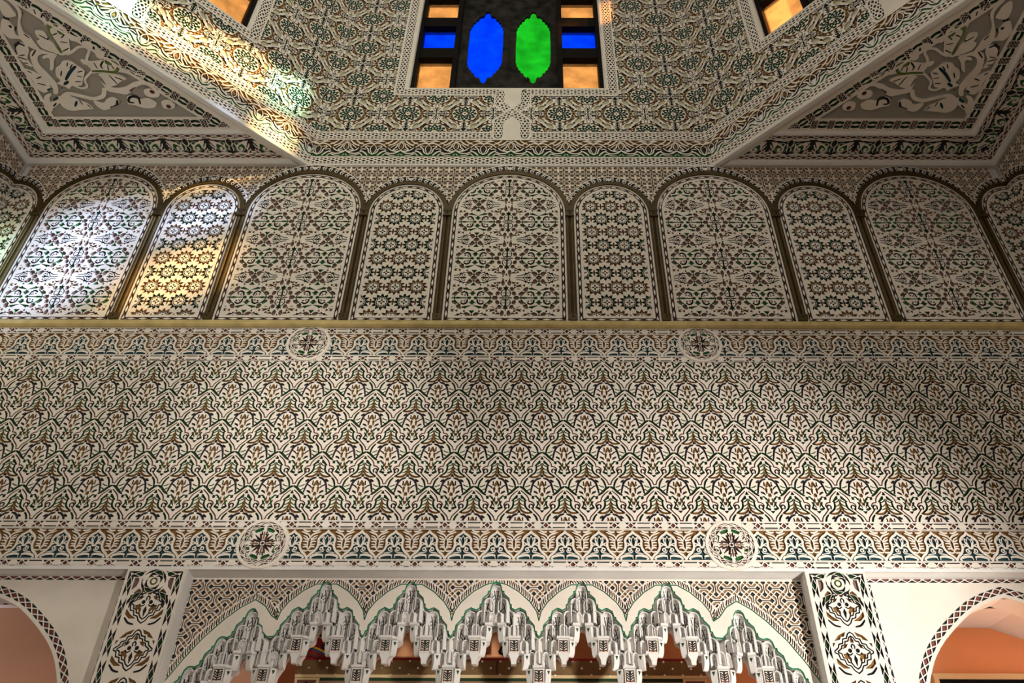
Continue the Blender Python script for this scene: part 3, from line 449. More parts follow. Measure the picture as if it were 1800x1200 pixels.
def frieze(nm, zc, label, zoff, segs, lab2):
    t = empty(nm, (0, 0, zz(zc)), label=label, cat='frieze')
    for (x0, n, p, me) in segs:
        for i in range(n): link('palmette_panel', me, t, (x0+i*p, 0, -3.654), WALL)
    for dz in (.1395, -.1385):
        for i in range(-8, 9): link('chain_border', ch1, t, (i*.587-.2935-.0155, 0, dz), WALL)
    fl = bar(2*HW, .004)
    return t
segs = [(-6*.2327, 13, .2327, frz_mid), (1.79, 13, .2385, frz_out), (-1.79-12*.2385, 13, .2385, frz_out)]
fu = frieze('carved_frieze', 3.656, 'long carved palmette frieze directly under the gilt ledge', 0, segs, '')
flo = frieze('carved_frieze', 1.966, 'long carved palmette frieze just above the scalloped arch', 0, segs, '')
for zc, wl in ((3.667, 'upper frieze under the ledge'), (1.966, 'lower frieze above the scalloped arch')):
    for s, side in ((-1, 'left'), (1, 'right')):
        o = empty('roundel', (s*1.597, -.007, zz(zc)), label='round carved rosette medallion at %s of the %s' % (side, wl), cat='medallion', group='rosette medallions in the friezes')
        link('rosette', rd, o, (0, 0, 0), WALL); link('backing', rdb, o, (0, 0, 0), WALL)
# gilt ledge, plain fillets and the lower moulding
led = MB().prism([(.01, 3.822), (-.018, 3.826), (-.034, 3.84), (-.036, 3.872), (-.028, 3.886), (.01, 3.890)], 'x', -HW, HW)
led.v = [(x, y, z+H0) for x, y, z in led.v]; led.build('trim_1', M['ledge'], kind='structure')
mo = MB()
for a, b in ((-2.07, 2.07), (2.4565, HW), (-HW, -2.4565)):
    d = .12 if a == -2.07 else .10
    mo.prism([(0, 1.816), (0, 1.796), (.012, 1.790), (.03, 1.788), (d*.75, 1.776), (d+.004, 1.772), (d+.004, 1.82)], 'x', a, b)
mo.box(-HW, HW, -.0015, .0135, 1.786, 1.806); mo.box(-HW, HW, .0, .014, 3.815, 3.824); mo.box(-HW, HW, .0, .014, 2.128, 2.137)
mo.v = [(x, y, z+H0) for x, y, z in mo.v]; mo.build('trim_2', M['plain'], kind='structure')
# ================================================================ arched panels
ZB, ZS = 3.890, 5.206
def panel_field(a, b, tile, half=0, cell=.003, acell=None):
    x0 = -a-.002 if half != 1 else 0.; x1 = a+.002 if half != -1 else 0.
    f = Fld(x0, ZB, x1-x0, ZS+b+.003-ZB, cell); X = f.X; Z = f.Y; up_ = Z > ZS
    rr = np.sqrt((X/a)**2+((Z-ZS)/b)**2); ins = np.where(up_, (1-rr)*min(a, b), np.minimum(a-np.abs(X), Z-ZB))
    th = np.arctan2(np.abs(X)/a, np.maximum(Z-ZS, 0)/b+1e-9)          # 0 at apex
    S = np.where(up_, th*(a+b)/2*1.0, (a+b)/2*math.pi/2+(ZS-Z)); bot = (~up_) & (Z-ZB < a-np.abs(X)); S = np.where(bot, np.abs(X), S)
    inner = ins > .066; f.paste(tile[0], inner, tile[1], tile[2])
    f.F[inner & (ins < .0685)] = .02
    t = (ins-.031)/.0165; m = np.abs(t) < 1; f.chain(m, S, t, .0165, 2)
    out = ins < 0; f.F[out] = -.02; f.C[out] = 0
    return relief('arched_panel', f, .011)
# wide panel lattice (mirrored quarter)
WA, WB = .284, .2295
tw = Fld(-WA, -WB, 2*WA, 2*WB, .0027)
for ox, oy in ((0, 0), (0, 2*WB), (0, -2*WB), (2*WA, 0), (-2*WA, 0)):
    for sx in (-1, 1):
        for sy in (-1, 1): tw.stamp(D_WIDE, ox, oy, sx, sy, 1.0, 1.07)
# narrow panel lattice of twelve-pointed rosettes
NP, NR = .191, .1675
tn = Fld(-NP/2, -NR, NP, 2*NR, .0026)
def rosette12(f, ox, oy, c1, c2):
    r0 = NP/2
    for i in range(12):
        t = i*math.pi/6; tt = t+math.pi/12
        def P(r, d): return (ox+r*r0*math.cos(t+d), oy+r*r0*math.sin(t+d))
        if i % 3 == 0 and i % 6 != 0 or i % 6 == 0 or True:
            f.poly([P(.97, 0), P(.72, .19), P(.60, .14), P(.60, -.14), P(.72, -.19)], CI[c1])
        f.poly([P(.58, .26-.11), P(.66, .26), P(.58, .26+.11), P(.50, .26)], CI['K'])
        f.poly([P(.43, -.20), P(.54, 0), P(.43, .20)], CI['K'])
    f.circ(ox, oy, .40*r0, 0, True)
    for i in range(4):
        t = i*math.pi/2
        def P(r, d): return (ox+r*r0*math.cos(t+d), oy+r*r0*math.sin(t+d))
        f.poly([P(.34, 0), P(.16, .5), P(.07, 0), P(.16, -.5)], CI['D' if i % 2 else 'K'])
    for s in (-1, 1):
        f.stroke([(ox+s*NP/2*1.0, oy-.03), (ox+s*NP/2, oy+.03)], .012, CI[c2 if c1 == 'O' else 'O'])
for j in range(-2, 3):
    for i in range(-2, 3): rosette12(tn, i*NP+(NP/2 if j % 2 else 0), j*NR, 'D' if j % 2 else 'O', 'D' if j % 2 else 'R')
wide_me = panel_field(.529, .520, (tw, 0, 5.302)); nar_me = panel_field(.350, .372, (tn, 0, 5.280))
nar_R = panel_field(.350, .372, (tn, 0, 5.280), half=1); nar_L = panel_field(.350, .372, (tn, 0, 5.280), half=-1)
def ell(a, b, n, half=0):
    lo = 0 if half != 1 else 0; ths = np.linspace(-math.pi/2 if half != 1 else 0, math.pi/2 if half != -1 else 0, n); return [(a*math.sin(t), b*math.cos(t)) for t in ths]
def arch_strip(a0, b0, a1, b1, y0, y1, half=0, zlow=-.0):     # moulding between two ellipses, local z 0 = spring
    A = ell(a0, b0, 33, half); B = ell(a1, b1, 33, half); m = MB(); n = len(A)
    if half != 1: A = [(A[0][0], zlow)]+A; B = [(B[0][0], zlow)]+B
    if half != -1: A = A+[(A[-1][0], zlow)]; B = B+[(B[-1][0], zlow)]
    n = len(A); vs = [(p[0], y0, p[1]) for p in A]+[(p[0], y0, p[1]) for p in B]+[(p[0], y1, p[1]) for p in A]+[(p[0], y1, p[1]) for p in B]
    fs = []
    for i in range(n-1): fs += [(i, i+1, n+i+1, n+i), (2*n+i, 3*n+i, 3*n+i+1, 2*n+i+1), (i, 2*n+i, 2*n+i+1, i+1), (n+i, n+i+1, 3*n+i+1, 3*n+i)]
    return m.add(vs, fs)
def archivolt_mesh(a0, b0, a1, b1, halfw, half=0):
    x0 = -halfw if half != 1 else 0; x1 = halfw if half != -1 else 0; f = Fld(x0, -.03, x1-x0, b1+.032, .0028); X = f.X; Z = f.Y
    ri = np.sqrt((X/a0)**2+(np.maximum(Z, 0)/b0)**2); ro = np.sqrt((X/a1)**2+(np.maximum(Z, 0)/b1)**2)
    di = (ri-1)*.5*(a0+b0)*.5*2*.5*2; do = (1-ro)*(a1+b1)/2; ok = (di > 0) & (do > 0)
    f.F[~ok] = -.02; f.C[~ok] = 0; band = ok & (do > .010); f.F[band] = np.maximum(do, .014)[band]*0-.006; f.C[band] = CI['K']
    am, bm = (a0+a1)/2, (b0+b1)/2; n = int(round((am+bm)/2*math.pi/2/.066)); ths = [(i+.5)*(math.pi/2)/n for i in range(n)]
    for t in ths:
        for s in (-1, 1):
            if (half == 1 and s < 0) or (half == -1 and s > 0): continue
            c = np.array([s*am*math.sin(t), bm*math.cos(t)]); tg = np.array([s*math.cos(t), -math.sin(t)]); nr = np.array([s*math.sin(t), math.cos(t)])
            if abs(c[0]) > halfw-.02: continue
            def P(u, v): q = c+tg*u+nr*v; return (q[0], q[1])
            f.circ(*P(.004, .012), .0160, 0, True); f.circ(*P(-.006, .008), .0140, 0, True)
            f.stroke([P(-.020, .004), P(-.012, -.016), P(.010, -.030)], .012, 0, True, True); f.stroke([P(.018, .008), P(.012, -.010), P(.018, -.026)], .010, 0, True, True)
            f.circ(*P(.004, .012), .0055, CI['K']); f.stroke([P(-.001, -.010), P(.004, -.020)], .009, CI['R'])
    cut_e = (di < .004) & ok; f.F[cut_e] = -.02
    f.F[~ok] = -.02; f.C[~ok] = 0
    if half == 0 or True: f.poly([(0, b1-.02), (-.022, b0+.028), (0, b0+.006), (.022, b0+.028)], 0, True)
    return relief('archivolt', f, .006)
av_w = archivolt_mesh(.556, .566, .586, .650, .5695); av_n = archivolt_mesh(.380, .408, .411, .490, .3905)
av_nR = archivolt_mesh(.380, .408, .411, .490, .3905, 1); av_nL = archivolt_mesh(.380, .408, .411, .490, .3905, -1)
dk_w = arch_strip(.529, .520, .5695, .566, -.012, .012).mesh('arch_band', [M['bronze']]); dk_n = arch_strip(.350, .372, .3905, .408, -.012, .012).mesh('arch_band_n', [M['bronze']])
dk_nR = arch_strip(.350, .372, .3905, .408, -.012, .012, 1).mesh('arch_band_r', [M['bronze']]); dk_nL = arch_strip(.350, .372, .3905, .408, -.012, .012, -1).mesh('arch_band_l', [M['bronze']])
def arched(kind, x, y, rz, label, group, meshes):
    t = empty('arched_panel', (x, y, zz(ZB)), rz, label=label, cat='wall panel', group=group)
    link('carved_field', meshes[0], t, (0, 0, -ZB), WALL); link('arch_band', meshes[1], t, (0, 0, ZS-ZB)); link('archivolt', meshes[2], t, (0, -.0075, ZS-ZB), WALL)
    return t
WW, NW = 1.139, .781
pos = ['leftmost, crossed by coloured light', 'second from the left', 'centre', 'second from the right', 'rightmost, in shade']
for i in range(5):
    arched('w', (i-2)*(WW+NW), 0, 0, 'wide arched lattice panel with green scrolls, %s of the five' % pos[i], 'wide arched lattice panels', (wide_me, dk_w, av_w))
pos = ['leftmost, brightly sunlit', 'second from the left', 'second from the right', 'rightmost']
for i in range(4):
    arched('n', (i-1.5)*(WW+NW), 0, 0, 'narrow arched panel of twelve-point rosettes, %s of the four full ones' % pos[i], 'narrow arched rosette panels', (nar_me, dk_n, av_n))
HP = 'half rosette panels folded into the corners'
arched('h', -HW, 0, 0, 'half rosette panel on the back wall meeting the left corner', HP, (nar_R, dk_nR, av_nR)); arched('h', HW, 0, 0, 'half rosette panel on the back wall meeting the right corner', HP, (nar_L, dk_nL, av_nL))
arched('h', -HW, 0, R(90), 'half rosette panel on the left side wall at the corner', HP, (nar_L, dk_nL, av_nL)); arched('h', HW, 0, R(-90), 'half rosette panel on the right side wall at the corner', HP, (nar_R, dk_nR, av_nR))
arched('w', -HW, -(NW/2+WW/2), R(90), 'wide arched lattice panel on the left side wall, nearest the corner', 'side wall lattice panels', (wide_me, dk_w, av_w)); arched('w', HW, -(NW/2+WW/2), R(-90), 'wide arched lattice panel on the right side wall, nearest the corner', 'side wall lattice panels', (wide_me, dk_w, av_w))
# colonnettes
def colonnette_parts():
    s = MB()
    for x in (-.0195, .0195): s.add(*cyl(x, -.006, .0165, .065, 1.235))
    s.box(-.040, .040, .0, .013, .03, 1.30)
    c = MB().box(-.036, .036, -.032, .012, 1.245, 1.302).box(-.040, .040, -.037, .012, 1.234, 1.246).box(-.040, .040, -.037, .012, 1.300, 1.322)
    k = MB().box(-.007, .007, -.0345, -.031, 1.262, 1.280).add(*cyl(0, -.0335, .0, 0, 0)) if False else MB().box(-.006, .006, -.0345, -.031, 1.258, 1.278).prism([(.010*math.cos(i*math.pi/5), 1.283+.010*math.sin(i*math.pi/5)) for i in range(10)], 'y', -.0345, -.031)
    b = MB().prism([(-.040, .068), (.040, .068), (.034, .012), (.024, 0), (-.024, 0), (-.034, .012)], 'y', -.034, .012)
    bt = MB().prism([(-.010, .048), (.010, .048), (0, .028)], 'y', -.0365, -.033)
    n = MB().prism([(-.0405, 1.322), (.0405, 1.322), (.03, 1.345), (.012, 1.375), (0, 1.40), (-.012, 1.375), (-.03, 1.345)], 'y', -.013, .012)
    return [('shaft', s, 'bronze'), ('capital', c, 'bronze'), ('keyhole', k, 'black'), ('base', b, 'bronze'), ('notch', bt, 'black'), ('neck', n, 'bronze')]
def cyl(x, y, r, z0, z1, n=12):
    vs = []; fs = []
    for z in (z0, z1):
        for i in range(n): t = 2*math.pi*i/n; vs.append((x+r*math.cos(t), y+r*math.sin(t), z))
    for i in range(n): fs.append((i, (i+1) % n, n+(i+1) % n, n+i))
    return vs, fs+[tuple(range(n))[::-1], tuple(range(n, 2*n))]
cparts = [(n, mb.mesh(n, [M[m]])) for n, mb, m in colonnette_parts()]
def colonnette(x, y, rz, label):
    t = empty('colonnette', (x, y, zz(ZB)), rz, label=label, cat='colonnette', group='dark twin colonnettes between the arched panels')
    for n, me in cparts: link(n, me, t)
cx = [-(WW/2+2*WW+2*NW), -(WW/2+WW+2*NW), -(WW/2+WW+NW), -(WW/2+NW), -WW/2]; cx += [-v for v in cx[::-1]]
ordn = ['first', 'second', 'third', 'fourth', 'fifth', 'sixth', 'seventh', 'eighth', 'ninth', 'tenth']
for x, n in zip(cx, ordn): colonnette(x, 0, 0, 'dark bronze twin colonnette, %s from the left along the back wall' % n)
for s, side in ((-1, 'left'), (1, 'right')):
    colonnette(s*HW, -NW/2, -s*R(90), 'dark bronze twin colonnette on the %s side wall next to the corner' % side)
# tongue and star tiles between the arches
TS = .1075; TZ = .0555*2
def star_tile():
    f = Fld(0, 0, TS, TZ, .0026); X = f.X/TS; Z = f.Y/TZ
    for sx in (0, 1):
        for sz in (0, 1):
            def P(a, b): return ((a if sx == 0 else 1-a)*TS, (b if sz == 0 else 1-b)*TZ)
            f.poly([P(.10, .12), P(.30, .09), P(.44, .20), P(.36, .34), P(.40, .44), P(.26, .38), P(.12, .42)], CI['W'])
    for a, b in ((0, .5), (1, .5), (.5, 0), (.5, 1)): f.poly([(a*TS-.012, b*TZ), (a*TS, b*TZ-.012), (a*TS+.012, b*TZ), (a*TS, b*TZ+.012)], CI['K'])
    e = np.minimum(np.minimum(f.X, TS-f.X), np.minimum(f.Y, TZ-f.Y)); f.full(e-.0022, CI['K'])
    return relief('star_tile', f, .008)
st = star_tile()
for k in range(-46, 47):
    for j in range(5):
        x = k*TS-.0108; z = 5.854-(j+1)*TZ
        if x < -HW or x+TS > HW: continue
        hid = False
        for cxx, a, b in [((i-2)*(WW+NW), .56, .60) for i in range(5)]+[((i-2.5)*(WW+NW), .385, .44) for i in range(6)]:
            if all(((px-cxx)/a)**2+(max(0, pz-ZS)/b)**2 < 1 for px in (x, x+TS) for pz in (z, z+TZ)): hid = True
        if z+TZ < 5.34: hid = True
        if not hid: link('star_tile', st, wall_back, (x, .004, zz(z)), WALL)
for s, nm in ((-1, 'wall_left'), (1, 'wall_right')):
    par = bpy.data.objects[nm]
    for k in range(14):
        for j in range(5):
            z = 5.854-(j+1)*TZ; yy = k*TS; hid = z+TZ < 5.34
            for c0, a, b in ((NW/2+WW/2, .56, .60), (0, .385, .44)):
                if all(((py-c0)/a)**2+(max(0, pz-ZS)/b)**2 < 1 for py in (yy, yy+TS) for pz in (z, z+TZ)): hid = True
            if not hid: link('star_tile', st, par, (s*(HW+.004), -yy-(TS if s < 0 else 0), zz(z)), (R(90), 0, -s*R(90)))
MB().box(-HW, HW, -.004, .014, zz(5.853), zz(5.869)).build('trim_3', M['plain'], kind='structure')
# ================================================================ lower zone: pilasters
def pilaster_mesh():
    x0, x1, z0, z1 = 2.065, 2.4565, .90, 1.790; w = x1-x0; f = Fld(0, z0, w, z1-z0, .0026); X = f.X; Z = f.Y; c = w/2
    ins = np.minimum(np.minimum(X, w-X), z1-Z); t = (ins-.036)/.019; m = np.abs(t) < 1
    S = np.where(z1-Z < np.minimum(X, w-X), X-c, z1-Z); f.chain(m, S, t, .019, 6)
    for k in range(0, 4):
        zc = 1.563-k*.2865
        for s in (-1, 1):
            Q = lambda a, d: (c+s*a, zc+d)
            line = [(0, .118), (.016, .108), (.030, .080), (.054, .076), (.060, .050), (.086, .044), (.092, .024), (.124, .002)]
            low = [(.124, -.006), (.100, -.016), (.094, -.046), (.070, -.050), (.062, -.078), (.038, -.084), (.022, -.112), (0, -.128)]
            for L_, sc in ((line, 1.), (low, 1.), (line, .80), (low, .80)):
                q = [(min(a*sc, .121), d*sc) for a, d in L_]
                for u, v in zip(q[:-1], q[1:]): f.stroke([Q(*u), Q(*v)], .0052, CI['K'], False)
            f.poly([Q(.030, .118), Q(.075, .098), (Q(.105, .066)), Q(.072, .074), Q(.064, .090), Q(.044, .092)], CI['O']); f.poly([Q(.108, .052), Q(.122, .030), Q(.122, .050)], CI['O'])
            f.poly([Q(.048, -.098), Q(.086, -.074), Q(.118, -.040), Q(.118, -.070), Q(.088, -.098)], CI['O']); f.stroke([Q(.115, -.095), Q(.085, -.125), Q(.05, -.135)], .010, CI['K'])
            f.circ(*Q(.024, .006), .0115, CI['K']); f.poly([Q(.0, -.020), Q(.010, -.046), Q(0, -.085)], CI['K']); f.poly([Q(.0, .088), Q(.012, .066), Q(.006, .052), Q(0, .062)], CI['O'])
            f.stroke([Q(0, .046), Q(.010, .034), Q(.008, .018)], .006, CI['K']); f.poly([Q(.030, .046), Q(.050, .038), Q(.066, .018), Q(.044, .026)], CI['O']); f.poly([Q(.046, -.010), Q(.070, -.016), Q(.060, -.044), Q(.042, -.040), Q(.030, -.070), Q(.026, -.040)], CI['O'])
            f.stroke([Q(.012, -.010), Q(.030, -.020), Q(.046, -.006)], .005, CI['K'])
    # head: roundel with ring chain above an arch
    zh = 1.706; r = np.hypot(X-c, Z-zh); an = np.arctan2(Z-zh, X-c); p = 2*math.pi/8
    sel = (ins > .062) & (Z > 1.665); f.F[sel] = .02
    ring = (r > .042) & (r < .082) & (Z > 1.63); f.chain(ring, an*.062+.02, (r-.062)/.0175, .0175, 6) if ring.any() else None
    f.F[(r > .080) & (r < .092) & (Z > 1.65)] = .02; f.circ(c, zh, .024, CI['N']); f.circ(c, zh, .016, 0, True) 
    for s in (-1, 1): f.poly([(c+s*.128, 1.728), (c+s*.105, 1.728), (c+s*.098, zh), (c+s*.105, 1.672), (c+s*.128, 1.650)], CI['U'])
    ra = np.hypot((X-c)/1.0, (Z-1.515)/1.05); band = (ra > .108) & (ra < .146) & (Z > 1.53) & (ins > .06) & (r > .09)
    f.chain(band, np.arctan2(X-c, Z-1.515)*.127, (ra-.127)/.016, .016, 6)
    return relief('pilaster_face', f, .011)
pm = pilaster_mesh()
for s, side, x in ((-1, 'left', -2.4565), (1, 'right', 2.065)):
    t = empty('pilaster', (x, 0, 0), label='carved pilaster with star knots at the %s of the scalloped arch' % side, cat='pilaster')
    link('carved_face', pm, t, (0, 0, H0), WALL); MB().box(0, .3915, .019, .36, 0, zz(1.802)).build('shaft', M['plain'], t); MB().box(0, .3915, 0, .0125, 0, zz(.90)).build('lower_shaft', M['plain'], t)
# ================================================================ central bay: lattice spandrel with cusped, green-lined scallops
SP = .5733; C_ = .0815
GREEN = [(0, 1.75), (.035, 1.72), (.040, 1.687), (.052, 1.687), (.052, 1.671), (.086, 1.64), (.094, 1.601), (.104, 1.599), (.104, 1.577), (.13, 1.562), (.162, 1.577), (.198, 1.556), (.208, 1.519), (.219, 1.517), (.221, 1.502), (.256, 1.464), (.259, 1.428), (.270, 1.426), (.272, 1.411), (.2867, 1.390)]
GREEN[0:2] = [(0, 1.748), (.016, 1.742), (.030, 1.726)]
def lobes_line():
    pts = []
    for k in (0, 1, 2):
        L = [(k*SP-x, z) for x, z in GREEN[::-1]] if k else []
        pts += L[:-1]+[(k*SP+x, z) for x, z in GREEN]
    A = 1.605; dz = -.181
    pts = [p for p in pts if p[0] < 1.44]+[(1.478, 1.387), (1.513, 1.418), (1.525, 1.454), (1.552, 1.470), (1.556, 1.502), (1.567, 1.506), (1.571, 1.535), (1.590, 1.561)]
    pts += [(A+x, z+dz) for x, z in GREEN if x < .162]
    pts += [(A+.16+x, z-.361) for x, z in GREEN if x < .162]+[(A+.32+x, z-.544) for x, z in GREEN if x < .1]+[(2.058, .98)]
    return pts
CUSP = [(0, 1.75), (.07, 1.732), (.152, 1.685), (.228, 1.617), (.272, 1.554), (.2867, 1.495)]
def cusp_line():
    pts = []
    for k in (0, 1, 2):
        L = [(k*SP-x, z) for x, z in CUSP[::-1]] if k else []
        pts += L[:-1]+[(k*SP+x, z) for x, z in CUSP][(1 if k else 0):]
    return pts+[(1.474, 1.520), (1.53, 1.585), (1.603, 1.626), (1.69, 1.574), (1.778, 1.499), (1.894, 1.372), (1.976, 1.254), (2.059, 1.12)]
GL = lobes_line(); CL = cusp_line()
HOLE1 = [(0, 1.455), (.02, 1.445), (.033, 1.41), (.036, 1.372), (.052, 1.358), (.075, 1.347), (.088, 1.32), (.092, 1.285), (.104, 1.268), (.108, 1.237), (.140, 1.237), (.145, 1.262), (.165, 1.282), (.19, 1.275), (.205, 1.25), (.210, 1.215), (.224, 1.192), (.240, 1.165), (.250, 1.12), (.255, 1.05), (.262, .985), (.2867, .985)]
def hole_line():
    pts = []
    for k in (0, 1, 2):
        L = [(k*SP-x, z) for x, z in HOLE1[::-1]] if k else []
        pts += L[:-1]+[(k*SP+x, z) for x, z in HOLE1]
    A = 1.605
    pts = [p for p in pts if p[0] < 1.436]+[(1.46, .985), (1.47, 1.10), (1.49, 1.155), (1.53, 1.18), (1.545, 1.22), (1.575, 1.258)]
    pts += [(A+x, z-.181) for x, z in HOLE1[:11]]+[(A+.16+x, z-.362) for x, z in HOLE1[3:9]]+[(1.95, .90)]
    return pts
HL = hole_line()
def lattice_unit():
    f = Fld(-C_, -C_, 2*C_, 2*C_, .0026); c = C_
    for i in range(-3, 4):
        for j in range(-3, 4):
            ox, oy = i*c, j*c; H = (i+j) % 2 == 0
            def P(a, b): return (ox+a*c, oy+b*c) if H else (ox+b*c, oy+a*c)
            f.stroke([P(-.28, 0), P(.28, 0)], .0028, CI['K'], False)
            for s in (-1, 1):
                f.poly([P(-.40, s*.30), P(-.20, s*.13), P(.20, s*.13), P(.40, s*.30), P(.30, s*.41), P(.07, s*.20), P(-.07, s*.20), P(-.30, s*.41)], CI['W'])
                f.poly([P(s*.5, .19), P(s*.5+.19, 0), P(s*.5, -.19), P(s*.5-.19, 0)], CI['K'])
            f.poly([P(.5, .5-.14), P(.5+.14, .5), P(.5, .5+.14), P(.5-.14, .5)], CI['O'])
    return f
lu = lattice_unit()
def spandrel_mesh():
    f = Fld(0, .93, 2.058, 1.772-.93, .0032); X, Z = f.X, f.Y; al = (slice(None), slice(None))
    poly = GL+[(2.2, .5), (-.3, .5), (-.3, GL[0][1])]
    cz = np.interp(X[0], [p[0] for p in CL], [p[1] for p in CL])[None, :]
    m = Z > cz+.004; f.paste(lu, m, .09, 1.712)
    # leaf fringe along the cusped line
    P = [(CL[i], CL[i+1]) for i in range(len(CL)-1)]
    dist = np.full(X.shape, 9.)
    for a, b in P:
        dx, dy = b[0]-a[0], b[1]-a[1]; t = np.clip(((X-a[0])*dx+(Z-a[1])*dy)/(dx*dx+dy*dy), 0, 1); dist = np.minimum(dist, np.hypot(X-a[0]-t*dx, Z-a[1]-t*dy))
    m2 = (Z > cz) & (dist < .046); f.F[m2] = .02
    acc = 0
    for a, b in P:
        L = math.hypot(b[0]-a[0], b[1]-a[1]); tx, tz = (b[0]-a[0])/L, (b[1]-a[1])/L; nx_, nz_ = -tz, tx
        if nz_ < 0: nx_, nz_ = -nx_, -nz_
        s = -acc
        while s < L:
            if s >= 0:
                sg = 1 if tz > 0 else -1; bx, bz = a[0]+tx*s, a[1]+tz*s
                f.stroke([(bx+nx_*.008, bz+nz_*.008), (bx+nx_*.022+sg*tx*.010, bz+nz_*.022+sg*tz*.010), (bx+nx_*.036+sg*tx*.026, bz+nz_*.036+sg*tz*.026)], .0050, CI['W' if int(s/.02) % 2 else 'K'])
            s += .0185
        acc = L-(s-.0185)
    f.F[(np.abs(Z-1.772) < .012)] = .02
    m3 = Z < cz; f.F[m3 & (dist > .002)] = .02; f.F[dist < .0055] = .02
    f.stroke_line = None
    for pts, w in ((CL, .0036), (GL, .0042)):
        for i in range(len(pts)-1): f.stroke([pts[i], pts[i+1]], w, CI['L'], False)
    # remove everything under the scalloped line
    xs = X.ravel(); ins = np.zeros(X.shape, bool)
    sd = f.polysd(poly, X, Z); out = sd < 0; g = out & (sd < -.0045); f.F[g] = -.02; f.C[g] = 0; 
    return relief('spandrel', f, .006)
NRV = 0
sp = spandrel_mesh()
arch = empty('muqarnas_arch', (0, .12, 0), label='wide white scalloped stalactite arch with green outline and lattice spandrels', cat='arch')
link('spandrel', sp, arch, (0, 0, H0), WALL); link('spandrel', sp, arch, (0, 0, H0), WALL, (-1, 1, 1))
body = []
half = GL
def strip_mesh(top, bot, y0, y1, n=None):     # solid between two monotone lines, mirrored
    m = MB()
    for s in (-1, 1):
        pts = [(s*x, z+H0) for x, z in top]+[(s*x, z+H0) for x, z in bot[::-1]]
        m.prism(pts, 'y', y0, y1)
    return m
big_top = [(0, 1.80), (2.058, 1.80), (2.058, .985)]
back = MB()
for s in (-1, 1): back.prism([(s*x, z+H0) for x, z in [(0, 1.80), (2.058, 1.80), (2.058, .9)]+HL[::-1]], 'y', .064, .12)
back.build('arch_web', M['plain'], arch)
rim = MB()
for s in (-1, 1):
    q = [(s*x, z+H0) for x, z in GL]; up2_ = [(s*x, z+H0+.03) for x, z in GL]
    rim.prism([(s*x, z+H0) for x, z in [(0, 1.795), (2.058, 1.795), (2.058, .985)]+[p for p in GL[::-1]]], 'y', .0112, .064)
rim.build('scalloped_front', M['plain'], arch)
# niches: concave, round headed, painted with palm leaves
def niche_mesh(w, h, depth, style):
    nu, nv = 34, max(20, int(h/.0021)); V = []; Fq = []; mi = []
    f = Fld(-w/2, 0, w, h, .001) if False else None
    hw = w/2; idx = {}
    def sdl(x, z):      # material from painted strokes
        ax = abs(x)/hw; zz_ = z/h
        if style == 0:
            r = h-z
            if math.hypot(x, z-(h-.022*1.0)) < .0042 and z > h-.03: return 2
            tr = .15
            if zz_ < .88 and abs(ax-tr-max(0, (zz_-.50))**1.3*1.1) < (.10 if zz_ > .35 else .06): return 1
            for c0 in (.34, .50, .66):
                if ax > .38 and ax < .84 and abs(zz_-(c0+.05-(ax-.38)*.30)) < .030*(1-(ax-.38)) and zz_ < .84: return 1
            if .30 < zz_ < .72 and abs(ax-.88) < .045: return 1
            return 0
        else:
            d = abs(x)/hw*.9
            for (cz_, rr, kx) in ((.12, .16, .62), (.44, .10, .50), (.60, .09, .42), (.80, .08, .0)):
                if abs(ax-kx)*1.0+abs(zz_-cz_)*1.2 < rr: return 2
            if abs(ax-(.30+.28*math.sin(zz_*7))) < .04 and zz_ < .62: return 1
            return 0
    zs = np.linspace(0, h, nv+1)
    for j, z in enumerate(zs):
        k = 1.0 if z < h-hw*1.15 else math.sqrt(max(0, 1-((z-(h-hw*1.15))/(hw*1.15))**2))
        for i in range(nu+1):
            u = -1+2*i/nu; x = u*hw*k; y = depth*k*math.sqrt(max(0, 1-u*u)) ; V.append((x, y, z))
    for j in range(nv):
        for i in range(nu):
            a = j*(nu+1)+i; Fq.append((a, a+1, a+nu+2, a+nu+1)); p = V[a]; q = V[a+nu+2]; mi.append(sdl((p[0]+q[0])/2, (p[2]+q[2])/2))
    m = MB(); m.add(V, Fq); m.m = mi
    # raised rim round the head
    n = 14; rr = hw+.0
    pin = [(-hw, 0)]+[(-hw, h-hw*1.15)]+[(-hw*math.cos(t*math.pi/n), h-hw*1.15+hw*1.15*math.sin(t*math.pi/n)) for t in range(1, n)]+[(hw, h-hw*1.15), (hw, 0)]
    pout = [(x*1.16, z if z <= 0 else z+(.006 if z > h*.6 else 0)) for x, z in pin]
    vs = [(p[0], -.004, p[1]) for p in pin]+[(p[0], -.004, p[1]) for p in pout]+[(p[0], .004, p[1]) for p in pin]+[(p[0], depth, p[1]) for p in pout]; k = len(pin); fs = []
    for i in range(k-1): fs += [(i, i+1, k+i+1, k+i), (i, 2*k+i, 2*k+i+1, i+1), (k+i, k+i+1, 3*k+i+1, 3*k+i)]
    m.add(vs, fs, 0)
    return m.mesh('niche', [M['plain'], M['black'], M['R']])
nA = niche_mesh(.064, .158, .040, 0); nB = niche_mesh(.042, .080, .028, 1)
def abacus_mesh(w, h, d): return MB().prism([(0, 0), (0, h), (-d, h), (-d, h*.35), (-d*.6, 0)], 'x', -w/2, w/2).mesh('abacus', [M['plain']])
